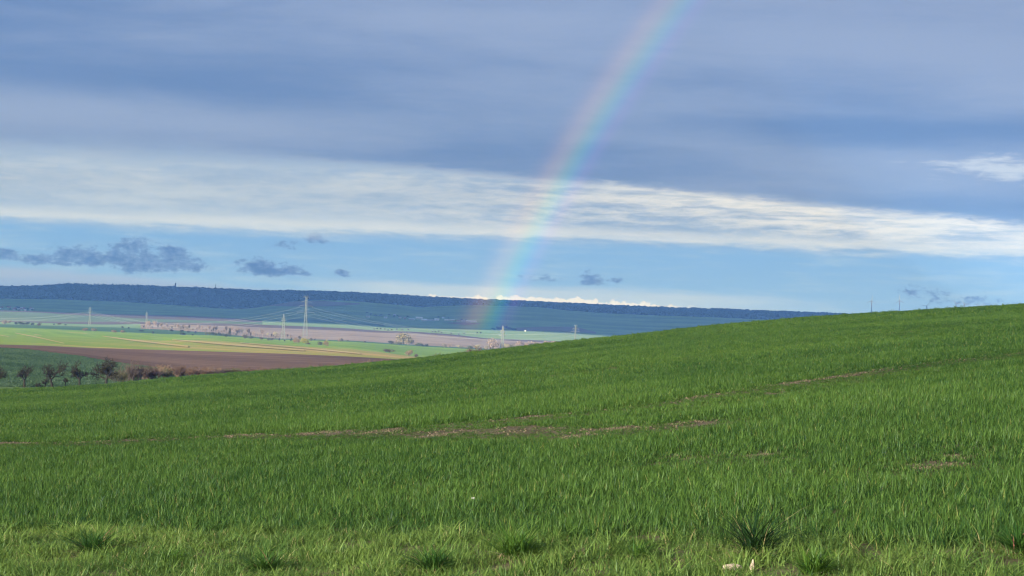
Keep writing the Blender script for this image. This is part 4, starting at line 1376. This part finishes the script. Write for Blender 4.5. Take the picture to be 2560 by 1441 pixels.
for (px, py, w, h, wa, ro, lab) in SHEDS:
    house(px, py, w, h, wa, ro, lab, 'farm_shed', 'shed', None, depth=14, pitch=0.4)
for (px, py, w, h, wa, ro, lab) in [(920, 794, 8, 4, 'white', 'grey', 'lone pale house on the slope before the village'), (964, 796, 8, 4, 'white', 'blue', 'pale house with bluish roof near the village trees'), (986.5, 790, 5, 4, 'white', 'grey', 'tiny white house above the village'),
                                    (1000, 796, 6, 3.5, 'cream', 'red', 'cream house with red roof at the village edge'), (1012, 798, 6, 3.5, 'cream', 'red', 'second cream house with red roof before the farm'), (1313, 829, 2.6, 2.8, 'white', 'white', 'white hut on the border of the pale green field'), (1108, 796, 5, 3, 'white', 'grey', 'small house above the farm sheds'),
                                    (82, 776.5, 4.5, 5.5, 'white', 'grey', 'brightest white house at the end of the left village'), (63, 778, 4, 3.5, 'white', 'white', 'small white house below the left village')]:
    house(px, py, w, h, wa, ro, lab)
for i in range(20):
    px = random.uniform(-20, 78); py = 776.5 - random.uniform(0, 10) * (1 - px / 110)
    house(px, py, random.uniform(4, 6.5), random.uniform(3, 4.5), random.choice(['white', 'cream', 'grey']), random.choice(['red', 'red', 'grey']), 'small house crowded in the distant village among dark trees', 'house', 'house', 'houses of the distant village')
for i in range(38):
    if i < 20: px = random.uniform(-20, 120); py = 778 - random.uniform(0, 13) * (1 - px / 140)
    else: px = random.uniform(900, 1190); py = 797 + (px - 1040) * 0.055 - random.uniform(0, 6)
    p = ground(px, py); k = np.hypot(p[0], p[1]) / FPX
    place('village_tree', BUSH[i % 6], FOL['wood'], p, (random.uniform(5, 10) * k, 8 * k, random.uniform(3, 6) * k), random.uniform(0, 6), 'dark tree among the houses of the distant village' if i < 20 else 'dark tree around the white farm sheds on the slope', 'tree', 'trees around the distant buildings')
# a dark spinney on the slope foot
for i in range(26):
    px = random.uniform(1220, 1292); py = 827.5 - random.uniform(0, 9) * (1 - abs(px - 1256) / 40) - 1
    p = ground(px, py); k = np.hypot(p[0], p[1]) / FPX
    place('spinney_tree', BUSH[i % 6], FOL['wood'], p, (10 * k, 10 * k, 5 * k), random.uniform(0, 6), 'dark tree in the small wood at the slope foot behind the slim pylon', 'tree', 'trees of the small wood at the slope foot')


def bar(p, q, r):
    p = np.asarray(p, float); q = np.asarray(q, float)
    t = q - p; t /= np.linalg.norm(t)
    a = np.cross(t, [0.2, 0.3, 0.93] if abs(t[2]) < 0.9 else [1, 0, 0]); a /= np.linalg.norm(a); b = np.cross(t, a)
    V = [p + r * (a + b), p + r * (a - b), p - r * (a + b), p - r * (a - b), q + r * (a + b), q + r * (a - b), q - r * (a + b), q - r * (a - b)]
    return V, [(0, 1, 2, 3), (7, 6, 5, 4), (0, 4, 5, 1), (1, 5, 6, 2), (2, 6, 7, 3), (3, 7, 4, 0)]


def bars(name, lst, mat, parent):
    V, F = [], []
    for p, q, r in lst:
        v, f = bar(p, q, r); k = len(V); V += v; F += [tuple(i + k for i in x) for x in f]
    return mesh_obj(name, V, F, mat, parent)


# lookout tower and mast on the ridge
def build_lookout():
    px = 438.5
    p = pix_at(px, float(LN['ridge'][0](px)), 6480.0)
    root = empty('lookout_tower', p, 'slim dark lookout tower with a wider top on the wooded ridge', 'tower')
    st = plain('tower_stone', (0.05, 0.05, 0.05))
    V, F = [], []
    for z, r in ((-3, 2.5), (0, 2.3), (12.5, 2.0), (12.5, 2.6), (14.5, 2.6), (15.2, 1.2)):
        for s in range(10):
            V.append((r * math.cos(s * .6283), r * math.sin(s * .6283), z))
    for i in range(5):
        for s in range(10):
            F.append((i * 10 + s, i * 10 + (s + 1) % 10, (i + 1) * 10 + (s + 1) % 10, (i + 1) * 10 + s))
    F.append(tuple(range(50, 60)))
    mesh_obj('shaft', V[:30], F[:20], st, root)
    mesh_obj('lantern', V[30:], [tuple(i - 30 for i in f) for f in F[30:]], st, root)
    p = pix_at(538.5, float(LN['ridge'][0](538.5)), 6480.0)
    root = empty('radio_mast', p, 'thin dark radio mast on the wooded ridge past the lookout tower', 'mast')
    mt = plain('mast_steel', (0.09, 0.09, 0.1))
    bars('pole', [((0, 0, -2), (0, 0, 8), 0.8), ((0, 0, 8), (0, 0, 17), 0.45)], mt, root)
    bars('antenna', [((-0.9, 0, 11), (-0.9, 0, 14), 0.3), ((0.9, 0, 11), (0.9, 0, 14), 0.3)], mt, root)


build_lookout()

# ------------------------------------------------------------------ pylons and wires
STEEL = plain('galvanised_steel', (0.18, 0.20, 0.165), 0.6, 0.3, 0.1)


def pylon(px, base_y, top_y, d, tall, label, th=0.26, rz=0.5):
    g0 = ground_d(px, d)
    base = pix_at(px, base_y if base_y else top_y + 60, d); base[2] = g0[2]
    top = pix_at(px + (base_y - top_y if base_y else 60) * 0.038, top_y, d)
    H = top[2] - base[2]
    root = empty('pylon', base, label, 'pylon', 'power pylons in the valley', rz=rz)
    if tall:
        prof = [(0.0, 0.066), (0.3, 0.036), (0.55, 0.022), (1.0, 0.015)]
        arms = [(0.995, 0.065), (0.875, 0.12), (0.78, 0.16), (0.63, 0.20)]
    else:
        prof = [(0.0, 0.085), (0.35, 0.048), (0.62, 0.034), (0.82, 0.026), (1.0, 0.004)]
        arms = [(0.80, 0.085), (0.73, 0.10), (0.59, 0.15)]

    def wd(t): return H * np.interp(t, [q[0] for q in prof], [q[1] for q in prof])
    legs, brace = [], []
    levels = list(np.linspace(0, 0.5, 6)) + list(np.linspace(0.58, 1.0, 8))
    sg = [(-1, -1), (1, -1), (1, 1), (-1, 1)]
    for t0, t1 in zip(levels[:-1], levels[1:]):
        a, b = wd(t0), wd(t1)
        for i in range(4):
            s = sg[i]; s2 = sg[(i + 1) % 4]
            legs.append(((s[0] * a, s[1] * a, t0 * H), (s[0] * b, s[1] * b, t1 * H), th))
            brace.append(((s[0] * a, s[1] * a, t0 * H), (s2[0] * b, s2[1] * b, t1 * H), th * 0.5))
            brace.append(((s2[0] * a, s2[1] * a, t0 * H), (s[0] * b, s[1] * b, t1 * H), th * 0.5))
            brace.append(((s[0] * b, s[1] * b, t1 * H), (s2[0] * b, s2[1] * b, t1 * H), th * 0.5))
    bars('leg_frame', legs, STEEL, root)
    bars('bracing', brace, STEEL, root)
    ends = []
    for t, hw in arms:
        L = H * hw; w = wd(t); lst = []
        for s in (-1, 1):
            for yy in (-w, w):
                lst.append(((s * w, yy, t * H), (s * L, 0, t * H), th * 1.0))
            lst.append(((s * w, 0, t * H + H * 0.035), (s * L, 0, t * H), th * 0.6))
        ar = bars('crossarm', lst, STEEL, root)
        for s in (-1, 1):
            bars('insulator', [((s * L, 0, t * H), (s * L, 0, t * H - H * 0.035), th * 0.5)], plain('insulator_glass', (0.3, 0.33, 0.3), 0.3), ar)
            c, sn = math.cos(rz), math.sin(rz)
            ends.append((base + np.array([c * s * L, sn * s * L, t * H - H * 0.035])))
    return ends


e_big = pylon(762, 851, 742, 2260.0, True, 'tallest slender lattice pylon beside the yellow bush', 0.10, 0.35)
pylon(707, 853, 785, 2210.0, False, 'pointed lattice pylon with short arms on the bright field edge', 0.12, 0.2)
e_left = pylon(223, 828, 769, 2650.0, True, 'slim lattice pylon rising from tan bushes on the green field', 0.09, 0.4)
pylon(366, 812, 778, 3000.0, False, 'small faint pylon behind the pale leafless trees', 0.09, 0.3)
pylon(1255, 878, 815, 2250.0, False, 'pointed slim pylon rising from pale bushes by the hill edge', 0.26, 0.1)
e_right = pylon(1437, None, 814, 2300.0, True, 'pylon half hidden behind the green hill with only its arms showing', 0.10, 0.2)
WIRE = plain('aluminium_wire', (0.42, 0.45, 0.42), 0.6, 0.3, 0.05)


def wire(p, q, sag, label):
    n = 28
    pts = []
    for i in range(n + 1):
        t = i / n
        v = p * (1 - t) + q * t
        v[2] -= 4 * sag * t * (1 - t)
        pts.append(v)
    w = Wood(1)
    w.tube(pts, [0.042] * (n + 1), 4)
    o = mesh_obj('power_wire', w.V, w.F, WIRE)
    tag(o, label, 'wire', 'wires strung between the pylons')


e_off = [e + (e_left[0] - e_big[0]) * np.array([1.0, 0.6, 0.0]) for e in e_left]
for i in (4, 5, 6, 7):
    wire(e_big[i].copy(), e_left[i].copy(), 17.0, 'thin sagging power wire between the tallest pylon and the one rising from tan bushes')
    wire(e_big[i].copy(), e_right[i].copy(), 13.0, 'thin sagging power wire between the tallest pylon and the half hidden one')
    wire(e_left[i].copy(), e_off[i].copy(), 14.0, 'thin sagging power wire leaving the pylon in the tan bushes away from the tallest pylon')


# ------------------------------------------------------------------ wind turbines
TURB = plain('turbine_paint', (0.13, 0.14, 0.17), 0.5, 0.3, 0.05)


def turbine(px, hub_y, angles, blade_px, label, d=7400.0):
    hub = pix_at(px, hub_y, d); g0 = ground_d(px, d)
    base = np.array([hub[0], hub[1], g0[2] - 1.0]); H = hub[2] - base[2]
    az = math.atan2(hub[0], hub[1])
    root = empty('wind_turbine', base, label, 'wind turbine', 'wind turbines behind the hill', rz=-az)
    w = Wood(2); w.tube([(0, 0, 0), (0, 0, H * 0.5), (0, 0, H - 1)], [2.2, 1.8, 1.4], 10)
    mesh_obj('tower', w.V, w.F, TURB, root, smooth=True)
    bars('nacelle', [((0, -4, H), (0, 5, H), 1.5)], TURB, root)
    w = Wood(3); w.tube([(0, -4, H), (0, -5.2, H), (0, -6.2, H)], [1.5, 1.3, 0.3], 8)
    mesh_obj('hub', w.V, w.F, TURB, root, smooth=True)
    L = blade_px * d / FPX
    for a in angles:
        a = math.radians(a)
        u = np.array([math.cos(a), 0, math.sin(a)]); n = np.array([-math.sin(a), 0, math.cos(a)])
        c = np.array([0, -5.0, H]); V = []
        for t, ch in ((0.02, 1.0), (0.2, 1.9), (0.6, 1.2), (1.0, 0.4)):
            for s1, s2 in ((-0.4, -0.2), (0.6, 0.0), (-0.4, 0.2)):
                V.append(c + u * L * t + n * ch * s1 + np.array([0, ch * s2 * 0.6, 0]))
        F = []
        for i in range(3):
            for s in range(3):
                F.append((i * 3 + s, i * 3 + (s + 1) % 3, (i + 1) * 3 + (s + 1) % 3, (i + 1) * 3 + s))
        mesh_obj('blade', V, F, TURB, root)


turbine(2179.5, 752.5, (84, 204, -34), 15, 'tallest wind turbine with one blade straight up, standing at the end of the row')
turbine(2249, 752, (94, 214, -26), 15, 'wind turbine beside the tallest one, one blade straight up')
turbine(2316.5, 765.5, (172, 52, -68), 13, 'wind turbine with half its tower hidden and a level blade')
turbine(2335.5, 778, (91, 211, -29), 12, 'wind turbine hidden but for one upright blade tip')
turbine(2390.5, 760.5, (128, 8, -112), 12, 'wind turbine with a blade slanting up, first of the close pair')
turbine(2411, 761, (126, 6, -114), 12, 'wind turbine with a blade slanting up, second of the close pair')
turbine(2449, 766.5, (148, 28, -92), 15, 'wind turbine with two blades spread in a wide V over the hill')

# a bird far up in the sky
def build_bird():
    p = pix_at(2292, 146, 420.0)
    root = empty('bird', p, 'tiny dark bird flying high against the grey cloud', 'bird')
    mt = plain('dark_feathers', (0.03, 0.03, 0.035))
    V = ICO_V * [0.06, 0.2, 0.06]
    mesh_obj('body', V, ICO_F, mt, root)
    for s in (-1, 1):
        mesh_obj('wing', [(s * .03, .06, .02), (s * .03, -.08, .02), (s * .2, -.06, .08), (s * .36, -.1, .03), (s * .2, .05, .08)], [(0, 1, 2, 4), (4, 2, 3)], mt, root)


build_bird()


# ------------------------------------------------------------------ cloud deck, above and left of the view, that shades the far slope
def cloud(name, ground_quad, alt, thick, label, seed, n=40, edge=60.0):
    """flattened lumpy cloud whose shadow falls on the given ground quadrilateral (x,y)"""
    sh = ANTI[:2] * (alt / math.sin(-ANTI_EL))
    Q = np.array(ground_quad, float) - sh
    r = np.random.default_rng(seed)
    ph = r.uniform(0, 6.28, (10, 2)); dr = r.uniform(0, 6.28, 10); wl = r.uniform(0.5, 3.0, 10)

    def nz(u, v):
        return sum(math.sin(u * 6.28 * wl[i] * 2 * math.cos(dr[i]) + v * 6.28 * wl[i] * 2 * math.sin(dr[i]) + ph[i, 0]) for i in range(10)) / 10 ** 0.5
    V, F = [], []
    for side in (1, -1):
        for i in range(n + 1):
            for j in range(n + 1):
                u, v = i / n, j / n
                p = (Q[0] * (1 - u) + Q[1] * u) * (1 - v) + (Q[3] * (1 - u) + Q[2] * u) * v
                rim = max(0.0, min(1.0, min(u, 1 - u, v, 1 - v) * 7)) ** 0.5
                wob = np.array([nz(u, v), nz(v + 3, u + 1)]) * edge
                z = alt + side * thick * rim * (0.5 + (0.25 * nz(u * 2, v * 2) + 0.3) * (side > 0)) * (1.0 if side > 0 else 0.3)
                V.append((p[0] + wob[0], p[1] + wob[1], z))
        b = 0 if side > 0 else (n + 1) ** 2
        for i in range(n):
            for j in range(n):
                a = b + i * (n + 1) + j
                f = (a, a + 1, a + n + 2, a + n + 1)
                F.append(f if side < 0 else f[::-1])
    mt = MATS.get('cloud')
    if mt is None:
        mt, g, out = mat_new('cloud')
        d = g.n.new('ShaderNodeBsdfDiffuse'); d.inputs[0].default_value = (0.85, 0.86, 0.88, 1)
        t = g.n.new('ShaderNodeBsdfTranslucent'); t.inputs[0].default_value = (0.75, 0.8, 0.88, 1)
        mx = g.n.new('ShaderNodeMixShader'); mx.inputs[0].default_value = 0.5
        g.l.new(d.outputs[0], mx.inputs[1]); g.l.new(t.outputs[0], mx.inputs[2]); g.l.new(mx.outputs[0], out.inputs['Surface'])
        MATS['cloud'] = mt
    o = mesh_obj(name, V, F, mt, smooth=True)
    return tag(o, label, 'cloud')


cloud('cloud', [(-1500, 3330), (1150, 3600), (1900, 7600), (-2700, 7600)], 1200.0, 110.0, 'wide grey cloud deck whose shadow lies over the far wooded slope', 4, edge=50)

# ------------------------------------------------------------------ haze
HAZE = 1.0e-4
HAZE_COL = (0.16, 0.38, 1.0)


def build_haze():
    x0, x1, y0, y1, z0, z1 = -6200, 6200, -420, 9900, -75, 400
    V = [(x0, y0, z0), (x1, y0, z0), (x1, y1, z0), (x0, y1, z0), (x0, y0, z1), (x1, y0, z1), (x1, y1, z1), (x0, y1, z1)]
    F = [(3, 2, 1, 0), (4, 5, 6, 7), (0, 1, 5, 4), (1, 2, 6, 5), (2, 3, 7, 6), (3, 0, 4, 7)]
    mt, g, out = mat_new('haze_air')
    pv = g.n.new('ShaderNodeVolumePrincipled')
    pv.inputs['Color'].default_value = (*HAZE_COL, 1)
    pv.inputs['Absorption Color'].default_value = (1, 1, 1, 1)
    pv.inputs['Density'].default_value = HAZE
    pv.inputs['Anisotropy'].default_value = 0.0
    g.l.new(pv.outputs[0], out.inputs['Volume'])
    o = mesh_obj('haze', V, F, mt)
    tag(o, 'blue haze filling the valley air', kind='stuff')


build_haze()
